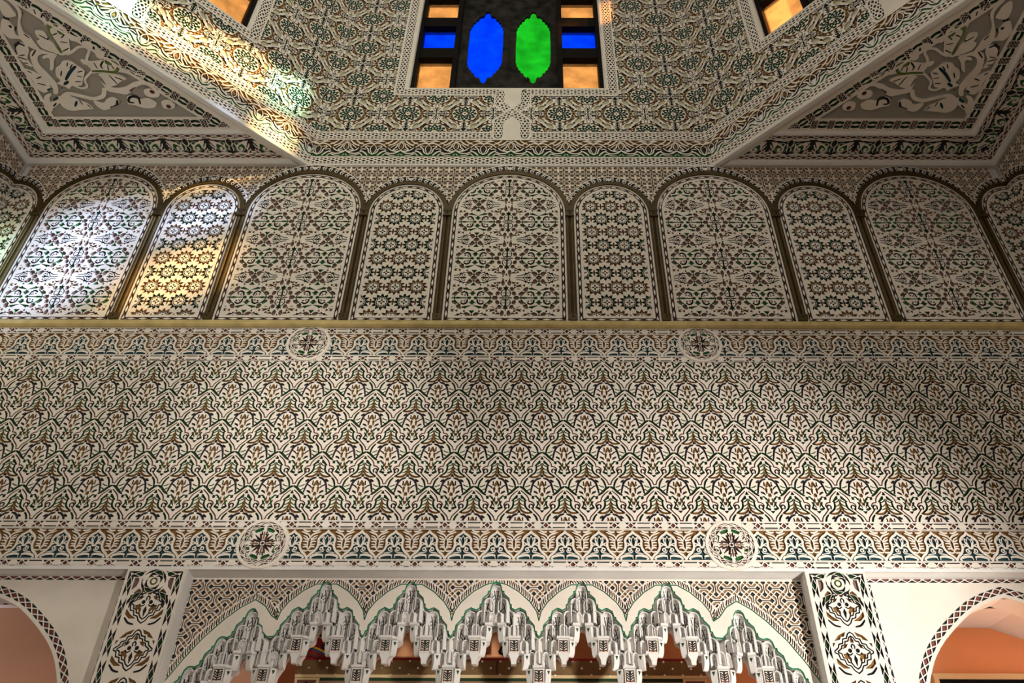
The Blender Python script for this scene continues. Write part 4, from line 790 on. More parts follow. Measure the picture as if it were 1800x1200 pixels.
def box_mesh(w, h):       # little fronted block with a carved palmette
    f = Fld(-w/2, 0, w, h, .0017)
    f.poly([(-.007, h*.90), (.007, h*.90), (.0025, h*.45), (.0025, h*.12), (-.0025, h*.12), (-.0025, h*.45)], CI['K'])
    for s in (-1, 1):
        f.poly([(s*w*.40, h*.86), (s*w*.40, h*.12), (s*w*.33, h*.12), (s*w*.36, h*.5), (s*w*.33, h*.70)], CI['R']); f.stroke([(s*w*.05, h*.15), (s*w*.32, h*.20)], .005, CI['R'])
        for q in (.30, .46, .62): f.stroke([(s*w*.10, h*q), (s*w*.30, h*(q+.13))], .0045, CI['K'])
        f.stroke([(s*w*.12, h*.88), (s*w*.40, h*.89)], .004, CI['K'])
    return relief('palmette_block', f, .004)
bxm = box_mesh(.064, .085)
def bracket_mesh(w, h, d):      # corbel: square above, curving back below, with a small triangle notch
    pr = [(0, h), (-d, h), (-d, h*.72)]+[(-d+d*(1-math.cos(t*math.pi/16)), h*.72-h*.72*math.sin(t*math.pi/16)) for t in range(1, 9)]
    m = MB().prism(pr, 'x', -w/2, w/2); m.prism([(-w*.28, h*.90), (w*.28, h*.90), (0, h*.64)], 'y', -d-.0012, -d+.002, 1)
    return m.mesh('bracket', [M['plain'], M['D']])
ab = abacus_mesh(.050, .020, .036); abw = abacus_mesh(.078, .020, .036); br = bracket_mesh(.040, .095, .030)
boxcore = MB().box(-.033, .033, 0, .030, 0, .088).mesh('block_core', [M['plain']])
pend = MB().prism([(-.034, 0), (.034, 0), (.028, -.018), (.018, -.036), (.014, -.066), (-.014, -.066), (-.018, -.036), (-.028, -.018)], 'y', -.002, .034).mesh('pendant', [M['plain']])
TILT = 32
def unit(ax, dz, sides, depth_lo=True, apex=True):
    Y = .020
    def N(me, x, z, rz=0, y=Y): link('niche', me, arch, (ax+x, y, zz(z+dz)), (0, 0, R(rz)))
    if apex: N(nA, 0, 1.726-.158, 0)
    for s in sides:
        for x, z, rz in ((.045, 1.640, TILT), (.092, 1.557, TILT), (.213, 1.472, TILT), (.259, 1.388, TILT)): 
            if (dz < 0 and x > .15) : continue
            N(nA, s*x, z-.158, s*rz*-1, Y-.004)
        N(nA, s*.163, 1.553-.158, 0)
        for x, z, rz in ((.022, 1.546, 40), (.0725, 1.459, TILT), (.187, 1.368, TILT)): N(nB, s*x, z-.080, -s*rz, Y-.010)
        N(nB, s*.127, 1.464-.075, 0, Y-.014)
        link('abacus', ab, arch, (ax+s*.046, Y+.004, zz(1.459+dz)), (0, 0, -s*R(10))); link('bracket', br, arch, (ax+s*.052, Y+.006, zz(1.362+dz)), (0, 0, -s*R(TILT)))
        link('abacus', abw, arch, (ax+s*.131, Y-.002, zz(1.375+dz))); link('abacus', ab, arch, (ax+s*.088, Y+.006, zz(1.371+dz)), (0, 0, -s*R(TILT)))
        link('bracket', br, arch, (ax+s*.085, Y+.008, zz(1.272+dz)), (0, 0, -s*R(TILT)))
        link('palmette_block', bxm, arch, (ax+s*.128, Y-.032, zz(1.290+dz)), WALL); link('block_core', boxcore, arch, (ax+s*.128, Y-.0252, zz(1.288+dz)))
        link('pendant', pend, arch, (ax+s*.126, Y-.026, zz(1.288+dz)))
        link('abacus', ab, arch, (ax+s*.172, Y+.006, zz(1.284+dz)), (0, 0, -s*R(TILT))); link('bracket', br, arch, (ax+s*.195, Y+.004, zz(1.190+dz)), (0, 0, s*R(TILT)))
    return
def valley(xv, dz=0):
    Y = .020; link('niche', nB, arch, (xv, Y-.018, zz(1.222+dz))); link('abacus', abw, arch, (xv, Y-.004, zz(1.194+dz)))
    for s in (-1, 1):
        link('niche', nB, arch, (xv+s*.046, Y-.008, zz(1.214+dz)), (0, 0, s*R(-TILT)*-1*1)); link('bracket', br, arch, (xv+s*.046, Y+.006, zz(1.10+dz)), (0, 0, s*R(TILT)))
    link('palmette_block', bxm, arch, (xv, Y-.034, zz(1.108+dz)), WALL); link('block_core', boxcore, arch, (xv, Y-.0272, zz(1.106+dz))); link('pendant', pend, arch, (xv, Y-.028, zz(1.106+dz)))
for k in range(-2, 3): unit(k*SP, 0, (-1, 1))
for k in (-1.5, -.5, .5, 1.5): valley(k*SP)
for s in (-1, 1):
    valley(s*1.452, -.002); unit(s*1.605, -.181, (s,)); unit(s*1.765, -.362, (s,)); unit(s*1.925, -.545, (s,))
    link('niche', nA, arch, (s*(1.605-.045), .016, zz(1.459-.158)), (0, 0, s*R(TILT))); link('niche', nA, arch, (s*(1.605-.092), .016, zz(1.376-.158)), (0, 0, s*R(TILT))); link('niche', nB, arch, (s*(1.605-.03), .010, zz(1.36-.08)), (0, 0, s*R(40)))
    link('abacus', ab, arch, (s*(1.605-.05), .024, zz(1.278)), (0, 0, s*R(TILT))); link('bracket', br, arch, (s*(1.605-.055), .026, zz(1.180)), (0, 0, s*R(TILT)))
for s in (-1, 1): MB().box(s*2.058, s*2.0645, .002, .12, .0, zz(1.80)).build('arch_reveal', M['plain'], arch, (0, -.12, 0))
# ================================================================ side bays
ARC = [(3.385, 1.723), (3.244, 1.680), (3.114, 1.620), (2.994, 1.536), (2.859, 1.423), (2.759, 1.311), (2.692, 1.20), (2.640, 1.08), (2.61, .95)]
ARC = [tuple(p) for p in crom(ARC, 4)]
def bay_mesh(sg):
    x0, x1, z0, z1 = 2.4565, 3.66, .98, 1.79; f = Fld(x0, z0, x1-x0, z1-z0, .0032); X, Z = f.X, f.Y
    arc = ARC+[(6.77-p[0], p[1]) for p in ARC[::-1]][::1]; arc = [(6.77-p[0], p[1]) for p in ARC[::-1]][:0]+ARC
    full_ = [(6.77-p[0], p[1]) for p in ARC[::-1]]; path = full_[:-1]+ARC
    dist = np.full(X.shape, 9.); S = np.zeros(X.shape); acc = 0
    for a, b in zip(path[:-1], path[1:]):
        dx, dy = b[0]-a[0], b[1]-a[1]; L = math.hypot(dx, dy); t = np.clip(((X-a[0])*dx+(Z-a[1])*dy)/(L*L), 0, 1); d = np.hypot(X-a[0]-t*dx, Z-a[1]-t*dy); m = d < dist
        dist = np.where(m, d, dist); S = np.where(m, acc+t*L, S); acc += L
    below = f.polysd(path+[(2.6, 0), (4.2, 0)], X, Z) < 0; sdn = np.where(below, dist, -dist)
    m = (sdn > 0) & (sdn < .046); f.chain(m, S, (sdn-.023)/.0215, .0215, 4)
    m = (Z > 1.748) & (Z < 1.786) & (X > x0+.02); f.chain(m, X, (Z-1.767)/.018, .018, 4)
    m = (X < x0+.060) & (X > x0+.012) & (Z < 1.735); f.chain(m, Z, (X-x0-.036)/.020, .020, 4)
    g = sdn > .068; f.F[g] = -.02; f.C[g] = 0
    return relief('bay', f, .007)
bm_ = bay_mesh(1)
for s, side, nmw in ((1, 'right', 'wall_back_right_bay'), (-1, 'left', 'wall_back_left_bay')):
    m = MB(); inner = []
    for (x, z) in ARC:
        inner.append((x+.066 if z < 1.6 else x+.03, z-.02 if z < 1.6 else z-.062))
    inner[0] = (3.385, 1.655); pr = [(6.77-x, z) for x, z in inner[::-1]]
    outl = [(2.4565, -1.6), (2.4565, 1.802), (HW, 1.802), (HW, -1.6), (6.77-inner[-1][0], -1.6)]+pr[:-1][0:]+inner+[(inner[-1][0], -1.6)]
    m.prism([(s*x, z+H0) for x, z in outl], 'y', .1125, .30)
    t = m.build(nmw, M['plain'], kind='structure')
    link('diamond_chain_face', bm_, t, (0, .10, H0), WALL, (s, 1, 1))
    mm = MB().box(s*3.655, s*HW, .10, .109, zz(1.60), zz(1.80)); mm.build('plain_face', M['plain'], t)
# ================================================================ gallery behind the arches
MB().box(-HW, 2.3, 2.2, 2.4, 0, zz(2.2)).build('wall_gallery_centre', M['orange'], kind='structure')
MB().box(2.3, 6.5, 1.55, 1.75, 0, zz(2.2)).build('wall_gallery_right', M['orange'], kind='structure')
MB().box(-6.5, -1.9, 1.30, 1.45, 0, zz(1.93)).build('wall_gallery_left', M['salmon'], kind='structure')
MB().box(-6.5, 6.5, .30, 2.4, zz(2.12), zz(2.2)).build('ceiling_gallery', M['plain'], kind='structure')
MB().prism([(3.20, 2.13), (5.2, 2.13), (5.2, 1.46), (4.05, 1.87), (3.20, 1.875)], 'y', 1.05, 1.56).build('sloping_stair_soffit', M['plain'], None, (0, 0, H0), label='sloping white stair underside behind the right arch', cat='stair')
gw = empty('wall_cupboard', (3.95, 1.5, zz(1.0)), label='framed wall cupboard with a dark opening, set in the orange wall behind the right arch', cat='cupboard')
MB().box(-.5, .6, .0, .06, .46, .50).box(-.5, -.46, .0, .06, -.2, .46).build('frame', M['gold'], gw); MB().box(-.46, .6, .02, .06, -.2, .46).build('panel', M['wood'], gw)  # dark panel stands in for the shade inside the open recess
# studded leather-fronted canopy seen through the arch
can = empty('studded_canopy', (0, 1.5, zz(1.45)), label='long brown studded leather canopy front seen through the scalloped arch', cat='canopy')
for a, b in ((-1.66, -.050), (-.044, 1.632)): MB().box(a, b, 0, .04, .022, .134).build('leather_panel', M['brass'], can)
MB().box(-1.66, 1.632, .01, .6, .134, .156).build('top_rail', M['red'], can); MB().box(-1.66, 1.632, -.012, .04, .0, .022).build('gold_rail', M['gold'], can)
MB().box(-1.66, 1.632, .0, .05, -.20, -.0).build('lower_rail', M['D'], can); MB().box(-1.55, 1.50, -.006, .004, -.20, -.024).build('carved_rail', M['W'], can)
MB().box(-1.66, 1.632, .04, .6, -.2, .134).build('carcass', M['wood'], can)
for a, b in ((-1.655, -1.46), (1.44, 1.632)):
    pnl = MB().box(a, b, -.014, .0, -.20, -.004).build('painted_corner', M['gold'], can); cx_ = (a+b)/2
    MB().prism([(a+.02, -.02), (b-.02, -.02), (b-.035, -.09), (cx_, -.14), (a+.035, -.09)], 'y', -.018, -.013).build('painted_motif', M['R'], pnl)
    MB().prism([(cx_, -.03), (cx_+.045, -.10), (cx_-.045, -.10)], 'y', -.021, -.017).build('painted_motif', M['black'], pnl)
sm = MB()
sm.lathe([(0, .010), (.006, .009), (.010, .005), (.0115, 0)], 10); sm = sm.mesh('stud', [M['stud']], True)
for k in range(-11, 12):
    for zr, off in ((.128, 0), (.076, .07), (.026, 0)):
        x = -.02+k*.1465+off
        if -1.64 < x < 1.62: link('stud', sm, can, (x, 0, zr), WALL)
# painted pot and cord lying on the canopy
pot = empty('painted_drum', (-1.56, 1.62, zz(1.70)), label='painted goblet drum in red and yellow lying on the studded canopy', cat='drum')
pot.rotation_euler = (R(-8), R(14), 0)
MB().lathe([(.0, -.10), (.12, -.10), (.135, -.085), (.14, -.06), (.14, -.045), (.142, -.03), (.135, .02), (.115, .055), (.108, .065), (.06, .085), (.045, .10), (.05, .15), (.065, .21), (.07, .24), (.0, .24)], 28, mi=0, mis=[0, 1, 0, 2, 3, 0, 0, 3, 4, 4, 5, 5, 5, 5]).build('body', [M['red'], M['R'], M['potblue'], M['potyel'], M['black'], M['brass']], pot, smooth=True)
for i in range(9):
    a = i*2*math.pi/9; MB().prism([(.03*math.cos(t*math.pi/4), .026*math.sin(t*math.pi/4)) for t in range(8)], 'y', -.006, .004).build('painted_rosette', M['K'], pot, (.139*math.sin(a), -.139*math.cos(a), -.005), (0, 0, a))
for i in range(14):
    a = i*2*math.pi/14; MB().box(-.005, .005, -.003, .003, -.005, .005).build('white_dot', M['plain'], pot, (.053*math.sin(a), -.053*math.cos(a), .13+(i % 2)*.025), (0, 0, a))
hk = empty('corded_board', (.07, 1.60, zz(1.62)), label='tan board edged with black cord and a red tag, on the canopy centre', cat='board')
bd = [(-.11, .05), (-.07, .13), (.02, .18), (.05, .28), (.16, .30), (.16, .03), (-.06, .03)]
MB().prism(bd, 'y', 0, .02).build('board', M['brass'], hk); MB().tube([(x, -.006, z) for x, z in bd[:4]+[(.08, .30)]], .009).tube([(-.11, -.006, .05), (-.06, -.006, .03), (.16, -.006, .03)], .009).build('cord', M['black'], hk); MB().box(.055, .078, -.02, -.004, .08, .17).build('red_tag', M['red'], hk)
# ================================================================ lantern: octagonal drum
SIDE = 2*OC; XW = -.065
dr_p = .6
td = Fld(-.3, -.3025, .6, .605, .004)
def ros(f, ox, oy):
    r0 = .132
    for ring, (ra, rb, n, c, off) in enumerate(((.118, .098, 12, 'G', 0), (.094, .072, 12, 'T', .5), (.068, .047, 12, 'G', 0), (.043, .028, 12, 'K', .5))):
        for i in range(n):
            t = (i+off)*2*math.pi/n; d = math.pi/n*.80
            def P(r, a): return (ox+r*math.cos(t+a), oy+r*math.sin(t+a))
            f.poly([P(ra+.008, 0), P(ra-.004, d*.82), P(rb, d*.55), P(rb, -d*.55), P(ra-.004, -d*.82)], CI[c])
    f.stroke([(ox-.012, oy), (ox+.012, oy)], .004, CI['K']); f.stroke([(ox, oy-.012), (ox, oy+.012)], .004, CI['K'])
    pts = []
    for i in range(25):
        t = i*math.pi/12; r = .146 if i % 2 else .137; pts.append((ox+r*math.cos(t), oy+r*math.sin(t)))
    for i in range(24):
        if (i % 6) not in (0, 5) or True: f.stroke([pts[i], pts[i+1]], .008, CI['O'], False)
PTS = [(0, 0), (.3, .3025), (-.3, .3025), (.3, -.3025), (-.3, -.3025)]
for ox, oy in PTS: ros(td, ox, oy)
for ox, oy in PTS:
    for sx in (-1, 1):
        for sy in (-1, 1): td.stamp(D_DRM, ox, oy, sx, sy)
def star4(f, ox, oy):
    f.stroke([(ox-.14, oy), (ox-.012, oy)], .009, CI['K']); f.stroke([(ox+.14, oy), (ox+.012, oy)], .009, CI['K']); f.stroke([(ox, oy-.10), (ox, oy-.012)], .011, CI['D']); f.stroke([(ox, oy+.10), (ox, oy+.012)], .011, CI['D'])
    for sx in (-1, 1):
        for sy in (-1, 1):
            f.stroke([(ox+sx*.02, oy+sy*.012), (ox+sx*.07, oy+sy*.024), (ox+sx*.115, oy+sy*.02)], .005, CI['K']); f.stroke([(ox+sx*.014, oy+sy*.045), (ox+sx*.03, oy+sy*.07)], .006, CI['K']); f.stroke([(ox+sx*.012, oy+sy*.075), (ox+sx*.022, oy+sy*.095)], .006, CI['K'])
            f.stroke([(ox+sx*.152, oy+sy*.004), (ox+sx*.12, oy+sy*.040), (ox+sx*.07, oy+sy*.045)], .009, CI['O'])
for a, b in ((.3, 0), (-.3, 0), (0, .3025), (0, -.3025)): star4(td, a, b)
ZTOP = 9.25; WT = 9.90
def drum_half(sg):
    f = Fld(0 if sg > 0 else -OC, ZC, OC, ZTOP-ZC, .0048, 1, 'K'); X, Z = f.X, f.Y; A = np.abs(X)
    m = Z > 6.385; f.paste(td, m, .5 if sg > 0 else -.5, 6.686)
    f.F[Z <= 6.385] = .02
    def band(z0, z1, kind, ph=0): m = (Z > z0) & (Z < z1); f.chain(m, X-ph, (Z-(z0+z1)/2)/((z1-z0)/2), (z1-z0)/2, kind)
    band(5.880, 5.980, 3); band(6.268, 6.368, 3)
    fb = (Z > 5.992) & (Z < 6.256); f.F[fb] = -.01; f.C[fb] = np.where(Z > 6.150, CI['O'], np.where(Z < 6.065, CI['G'], CI['K']))[fb]
    KS = [([(0, .088), (.020, .052), (.024, .010), (0, -.030)], .011), ([(0, .098), (.034, .064), (.048, .012), (.074, -.018), (.060, -.030), (.030, -.016)], .015), ([(0, -.036), (.045, -.050), (.100, -.030), (.130, .005)], .017),
          ([(0, -.036), (.050, -.074), (.110, -.080), (.160, -.052)], .017), ([(.042, .108), (.078, .066), (.128, .034)], .019), ([(.094, .118), (.128, .082), (.172, .058)], .019), ([(.10, .05), (.13, .062), (.165, .09)], .012), ([(.050, .060), (.080, .030), (.105, .0)], .013),
          ([(.278, -.092), (.254, -.046), (.250, .004), (.278, .052)], .011), ([(.278, -.098), (.240, -.066), (.224, -.014), (.196, .018), (.21, .034), (.238, .020)], .015), ([(.278, .058), (.232, .072), (.182, .046), (.150, .008)], .017),
          ([(.278, .064), (.226, .100), (.176, .104)], .017), ([(.226, -.110), (.192, -.066), (.148, -.036)], .018), ([(.178, -.118), (.150, -.086), (.10, -.108), (.05, -.108)], .014), ([(.205, -.02), (.175, -.012), (.150, -.02)], .013), ([(.20, .118), (.24, .112), (.278, .098)], .012), ([(.02, -.112), (.006, -.086)], .010), ([(.0, .118), (.018, .104), (.05, .122)], .010)]
    for k in range(-4, 5):
        for s in (-1, 1):
            for pts, w_ in KS:
                xs_ = [k*.556+s*a for a, c in pts]
                if max(xs_) < f.x0-.03 or min(xs_) > f.x0+f.w+.03: continue
                f.stroke([(k*.556+s*a, 6.124+c*1.02) for a, c in pts], w_*1.15, 0, True, True)
        for ax_, z_ in ((0, .045), (.278, -.045)):
            for s in (-1, 1): f.stroke([(k*.556+s*ax_, 6.124+z_+.02), (k*.556+s*ax_, 6.124+z_-.02)], .012, CI['T'])
    # clip the frieze stamps that run over the fillets
    for z in (5.986, 6.262, 6.374, 5.873): f.F[np.abs(Z-z) < .0065] = .02
    # window frame chain and strapwork knot
    xo = 1.208+XW*sg*-1*-1 if False else (1.143 if sg > 0 else 1.285)
    path = [(xo-.055, ZTOP+.1), (xo-.055, 7.067), (.137, 7.067), (.137, 6.86), (-.137, 6.56), (-.137, 6.2)]; path2 = [(-.137, 7.067), (-.137, 6.86), (.137, 6.56), (.137, 6.318)]
    def route(path):
        dist = np.full(X.shape, 9.); S = np.zeros(X.shape); acc = 0
        for a, b in zip(path[:-1], path[1:]):
            dx, dy = b[0]-a[0], b[1]-a[1]; L = math.hypot(dx, dy); t = np.clip(((A-a[0])*dx+(Z-a[1])*dy)/(L*L), 0, 1); cr_ = ((A-a[0])*dy-(Z-a[1])*dx)/L; d = np.hypot(A-a[0]-t*dx, Z-a[1]-t*dy); m = d < np.abs(dist); dist = np.where(m, np.where(cr_ >= 0, d, -d), dist); S = np.where(m, acc+t*L, S); acc += L
        return dist, S
    ctr = (A < .085) & (Z > 6.37) & (Z < 7.12); f.F[ctr] = .02
    pl = (A < .085) & (Z > 6.268) & (Z < 6.38); f.F[pl] = .02
    for pth in (path, path2):
        D, S = route(pth); f.F[np.abs(D) < .064] = .02; mm = np.abs(D) < .046; f.chain(mm, S, D/.046, .046, 3)
    # inside the frame: plain architrave and the opening
    xin = xo-.108; win = (A < xin+.0) & (Z > 7.118); f.F[win] = .02
    xop = 1.010 if sg > 0 else 1.142; g = (A < xop) & (Z > 7.138) & (Z < WT); f.F[g] = -.02; f.C[g] = 0
    return relief('drum_face', f, .010)
dh = {1: drum_half(1), -1: drum_half(-1)}
def win_parts():
    k = (4.95+.15)/4.95
    def Rz(x, z): return (.271+(x-.271)*k, z*k)
    parts = []
    colsx = [(-1.060, -.679), (.545, .938)]; rows = [(7.02, 7.592, 'amber'), (7.778, 8.226, 'blue'), (8.409, 8.832, 'amber'), (9.00, 9.50, 'green')]
    pans = []
    for a, b in colsx:
        for z0, z1, g in rows:
            x0, _ = Rz(a, 0); x1, _ = Rz(b, 0); z0_, z1_ = z0*k, z1*k; pans.append((x0, x1, z0_, z1_, g))
    return pans
pans = win_parts()
def lobed(cx_, zb, zt, hw, n=40):
    h = [(0, 0), (.14, .02), (.20, .068), (.30, .085), (.34, .070), (.50, .095), (.54, .130), (.66, .132), (.70, .165), (.81, .172), (.84, .208), (.92, .216), (.94, .256), (1.0, .272), (.98, .32), (1.0, .5)]
    q = [(x, z) for x, z in h]+[(x, 1-z) for x, z in h[:-1][::-1]]
    pts = [(cx_+hw*x, zb+(zt-zb)*z) for x, z in q]+[(cx_-hw*x, zb+(zt-zb)*z) for x, z in q[1:-1][::-1]]
    return pts
WY0, WY1 = .09, .15
def make_window(name, loc, rz, pale='', sun_block=False):
    t = empty(name, loc, rz, kind='structure'); zt = WT+.35; x0, x1 = -1.150, 1.012
    zs9 = 9.02
    fr = MB().box(x0, x1, .012, .26, zz(7.10), zz(7.138)).box(x0-.0, x0+.012, .012, .26, zz(7.138), zz(WT)).box(x1-.012, x1+0, .012, .26, zz(7.138), zz(WT)).build('reveal', M['plain'], t)
    st_ = [(-1.138, -1.075), (-.700, -.655), (.553, .598-.02), (.965, 1.0)]
    # stiles
    stiles = [(-1.14, pans[0][0]), (pans[0][1], pans[0][1]+.055), (pans[4][0]-.055, pans[4][0]), (pans[4][1], 1.0)]
    for a, b in stiles: MB().box(a, b, .05, .20, zz(7.138), zz(WT+.2)).build('stile', M['wood'], t)
    for (a, b) in ((pans[0][0], pans[0][1]), (pans[4][0], pans[4][1])):
        zs = [7.138]+[p for q in pans[:4] for p in (q[2], q[3])]+[WT+.25]
        for i in range(0, len(zs), 2):
            if zs[i+1]-zs[i] > .005: MB().box(a, b, .07, .19, zz(zs[i]), zz(zs[i+1])).build('rail', M['wood'], t)
    for x0_, x1_, z0_, z1_, g in pans: MB().box(x0_, x1_, .150, .154, zz(max(z0_, 7.139)), zz(z1_)).build('pane', M[pale+g], t)
    ta, tb = pans[0][1]+.055, pans[4][0]-.055
    MB().box(ta, tb, .150, .154, zz(9.26), zz(WT)).build('top_pane', M[pale+'amber'], t); MB().box(ta, tb, .12, .18, zz(9.22), zz(9.29)).build('transom', M['wood'], t); MB().box((ta+tb)/2-.02, (ta+tb)/2+.02, .12, .18, zz(9.29), zz(WT)).build('mullion', M['wood'], t)
    # central shutters with lobed openings
    k = 5.11/4.95; a, b = pans[0][1]+.055, pans[4][0]-.055; mid = .271+(-.058-.271)*k
    for (l, r, cx0, col) in ((a, mid-.001, .271+(-.332-.271)*k, 'blue'), (mid+.001, b, .271+(.215-.271)*k, 'green')):
        z0, z1 = 7.139, 9.25; lob = lobed(cx0, 7.184*k, 8.642*k, .200*k)
        n = len(lob); m = MB()
        # board built as a ring between rectangle and lobed opening, split left / right
        half_n = n//2; R_ = lob[:half_n+1]; L_ = [lob[0]]+lob[:half_n-1:-1]
        m.prism([(cx0, z0+H0), (r, z0+H0), (r, z1+H0), (cx0, z1+H0)]+[(x, z+H0) for x, z in R_[::-1]], 'y', .135, .165)
        m.prism([(cx0, z0+H0), (l, z0+H0), (l, z1+H0), (cx0, z1+H0)]+[(x, z+H0) for x, z in L_[::-1]], 'y', .135, .165)
        m.box(mid-.02, mid+.02, .166, .180, zz(7.139), zz(z1)) if col == 'blue' else None
        m.build('shutter_board', M['woodgrey'], t)
        zb0, zb1 = 7.184*k-.03, 8.642*k+.03; MB().box(cx0-.23, cx0+.23, .166, .170, zz(zb0), zz(zb1)).build('lobed_pane', M['woodgrey' if sun_block else pale+col], t)  # boarded variant is unseen, added to block a streak of sun
    return t
def drum_side(i, plain=False):
    a = -i*math.pi/4; cx_, cy_ = HW*math.sin(-a), -HW+HW*math.cos(a); rz = a; mat_ = Matrix.Rotation(rz, 4, 'Z')
    nm = ['wall_drum_back', 'wall_drum_back_right', 'wall_drum_right', 'wall_drum_front_right', 'wall_drum_front', 'wall_drum_front_left', 'wall_drum_left', 'wall_drum_back_left'][i]
    m = MB(); zl, zh = zz(ZC+.252), zz(11.2); e = OC+.11
    L, Rr = (-1.150, 1.012)
    m.box(-e, L, .0175, .26, zl, zh).box(Rr, e, .0175, .26, zl, zh).box(L, Rr, .0175, .26, zl, zz(7.10)).box(L, Rr, .013, .26, zz(WT), zh)
    t = m.build(nm, M['plain'], None, (cx_, cy_, 0), (0, 0, rz), kind='structure')
    if i in (0, 1, 7):
        for s in (-1, 1): link('carved_face', dh[s], t, (0, 0, H0), WALL)
    make_window('window_%d' % (i+1), (cx_, cy_, 0), rz, 'pale_' if i in (2, 3, 4, 5, 6) else '', i == 1)  # unseen windows get paler glass, chosen to tint the sun patches
for i in range(8): drum_side(i)
e8 = [(OC*1.06/math.cos(math.pi/8)*0+HW*1.09/math.cos(math.pi/8)*math.sin(math.pi/8+k*math.pi/4), -HW+HW*1.09/math.cos(math.pi/8)*math.cos(math.pi/8+k*math.pi/4)) for k in range(8)]
MB().prism(e8, 'z', zz(11.2), zz(11.3)).build('ceiling_lantern', M['plain'], kind='structure')
MB().box(-OC, OC, -.006, .013, zz(ZC-.004), zz(ZC+.010)).build('trim_4', M['plain'], kind='structure')
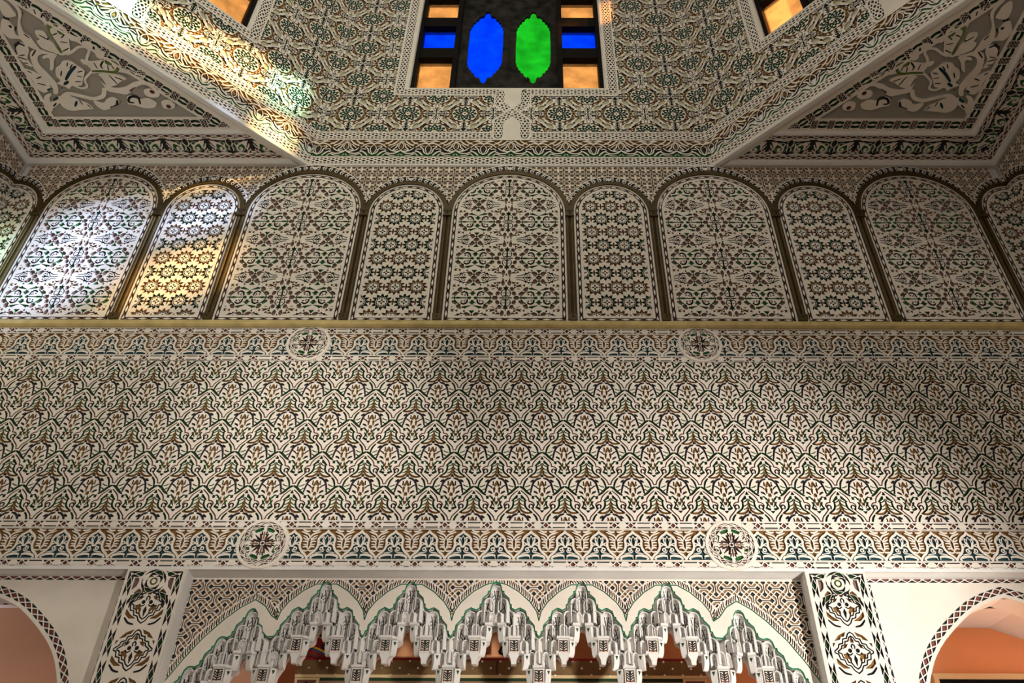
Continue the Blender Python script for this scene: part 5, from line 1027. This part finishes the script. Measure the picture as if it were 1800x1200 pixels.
# ================================================================ carved soffit corners
def soffit_corner(sx):
    # local u from the room corner along the back wall, v away from the wall (mirror by scale)
    l = HW-OC; f = Fld(0, 0, l, l, .0040, grow=.0009); U, V = f.X, f.Y
    mn = np.minimum(U, V); hyp = (l-U-V)/math.sqrt(2)      # distance to the lip
    S = np.where(V < U, U, V)
    def band(d0, d1, kind, dd, SS): m = (dd > d0) & (dd < d1) & ok; f.chain(m, SS, (dd-(d0+d1)/2)/((d1-d0)/2), (d1-d0)/2, kind)
    ok = hyp > .10
    # scroll frieze
    fs = Fld(0, .125, l, .20, .0034, grow=.0008); fs.F[:] = -.01; fs.C[:] = CI['K']
    for k in range(-1, 9):
        ox = 1.26-k*.4185+.4185*2
        for s in (-1, 1):
            Q = lambda a, c: (ox+s*a, .222+c)
            ck = lambda pts, w_, tp=True: fs.stroke([Q(*q) for q in pts], w_, 0, tp, True)
            cc_ = lambda pts, w_, c: fs.stroke([Q(*q) for q in pts], w_, CI[c])
            ck([(.012, .085), (.060, .080), (.110, .085), (.170, .086)], .018); ck([(.018, -.085), (.08, -.078), (.15, -.086), (.20, -.080)], .016); 
            fs.poly([Q(.14, .07), Q(.19, .07), Q(.16, .01), Q(.145, -.03), Q(.13, .0), Q(.118, .03)], 0, True); ck([(.150, -.030), (.172, -.004), (.188, .03)], .018); ck([(.150, -.068), (.180, -.060), (.2093, -.066)], .020, False); ck([(.150, -.02), (.160, -.045), (.19, -.045)], .012); fs.poly([Q(.185, -.02), Q(.2, -.05), Q(.14, -.075), Q(.17, -.05)], 0, True)
            fs.circ(*Q(.080, -.006), .062, 0, True); fs.circ(*Q(.080, -.006), .056, CI['G'])
            ck([(.125, .046), (.100, .030), (.072, .008), (.056, -.030), (.078, -.050), (.104, -.036), (.100, -.016), (.086, -.022)], .021, False)
            ck([(.050, .034), (.056, .004), (.060, -.02)], .016); ck([(.092, .038), (.080, .015)], .012)
            cc_([(.012, .070), (.018, .040), (.010, .012)], .016, 'O'); cc_([(.002, -.02), (.004, -.078)], .012, 'O'); ck([(.010, -.005), (.020, -.030), (.012, -.060)], .010); ck([(.024, .075), (.030, .045), (.014, .012), (.0, .0)], .010)
            fs.poly([Q(.2093, .055), Q(.194, .028), Q(.2093, .028)], CI['T']); fs.poly([Q(.236, .018), Q(.2093, .004), Q(.185, .018), Q(.196, -.018), Q(.2093, -.036), Q(.222, -.018)], CI['T']); cc_([(.150, .062), (.175, .078)], .009, 'R')
            cc_([(.165, -.075), (.185, -.052), (.2093, -.050)], .009, 'O'); cc_([(.10, .066), (.14, .070)], .007, 'O')
    iu = np.clip(((S)/fs.dx), 0, fs.nx-1).astype(int); iv = np.clip(((mn-.125)/fs.dy), 0, fs.ny-1).astype(int)
    m = (mn > .132) & (mn < .318) & ok & (hyp > .11); f.F[m] = fs.F[iv[m], iu[m]]; f.C[m] = fs.C[iv[m], iu[m]]
    band(.080, .124, 4, mn, S*.7); band(.326, .366, 4, mn, S*.7)
    okk = ok; m = (mn > .444) & (mn < .538) & (hyp > .13); f.chain(m, S, (mn-.491)/.045, .045, 5)
    S2 = (U-V)/math.sqrt(2); m = (hyp > .125) & (hyp < .218) & (mn > .444); f.chain(m, S2, (hyp-.1715)/.045, .045, 5)
    # arabesque field
    fld = (mn > .562) & (hyp > .242); f.F[fld] = -.01; f.C[fld] = CI['Y']
    keepm = f.F.copy()
    for kind, c, w_, pts in D_ARA:
        for mir in ((0, 1) if False else (0,)):
            q = [(HW-a*.001, b*.001) for a, b in pts]
            q = [(b_, a_) for a_, b_ in q] if mir else q
            if kind == 'p' and c == 'k': f.poly([tuple(p) for p in crom(q+[q[0]], 4)], 0, True)
            elif kind == 'k': f.stroke(q, w_*.001, 0, False, True)
            elif kind == 't': f.stroke(q, w_*.001, CI[c])
            elif kind == 'p': f.poly(q, CI[c])
            elif kind == 'c': f.circ(q[0][0], q[0][1], w_*.001, CI[c])
    f.F[(~fld) & (mn > .538) & (hyp > .218)] = .02
    out = hyp < 0; f.F[out] = -.02; f.C[out] = 0
    return relief('soffit', f, .012)
sm_ = soffit_corner(1)
for s, side, tone in ((-1, 'left', 'partly lit'), (1, 'right', 'shaded')):
    # soffit faces down: local x away from corner, local y away from the wall
    t = empty('corner_soffit', (s*HW, 0, zz(ZC)), label='%s triangular carved ceiling corner with leaf scrolls, at the %s' % (tone, side), cat='ceiling panel')
    me = sm_
    link('carved_field', me, t, (0, 0, 0), (R(180), 0, 0), (-s, 1, 1))
    m = MB(); l = HW-OC
    for d0, d1, dp in ((.0, .072, .028), (.372, .420, .022)):
        # mitred moulding parallel to both walls, round section
        for leg in (0, 1):
            prof = [(d0, 0), (d0+(d1-d0)*.1, dp*.8), (d0+(d1-d0)*.5, dp), (d0+(d1-d0)*.9, dp*.6), (d1, 0)]
            vs = []; n = len(prof)
            for d, h in prof: vs.append((-s*d, -d, -h) if True else None)
            for d, h in prof:
                e_ = l-d-(.14 if d0 > 0 else .10)
                vs.append((-s*e_, -d, -h) if leg == 0 else (-s*d, -e_, -h))
            m.add(vs, [(i, i+1, n+i+1, n+i) for i in range(n-1)]+[tuple(range(n)), tuple(range(n, 2*n))])
    m.build('moulding', M['plain'], t)
    lp = MB(); q = 1/math.sqrt(2); a0 = Vector((-s*l, 0, 0)); b0 = Vector((0, -l, 0)); nrm = Vector((s*q, q, 0))
    prof = [(0, .02), (0, -.012), (.012, -.020), (.098, -.020), (.108, .0)]
    vs = [a0+nrm*d+Vector((-s*-d*.0, 0, h)) for d, h in prof]+[b0+nrm*d+Vector((0, 0, h)) for d, h in prof]
    # keep the strip inside the walls
    vs = [Vector((min(0, v.x) if s > 0 else max(0, v.x), min(0, v.y), v.z)) for v in vs]
    lp.add(vs, [(i, i+1, 5+i+1, 5+i) for i in range(4)]); lp.build('lip', M['plain'], t)
print('TRIS', NT)
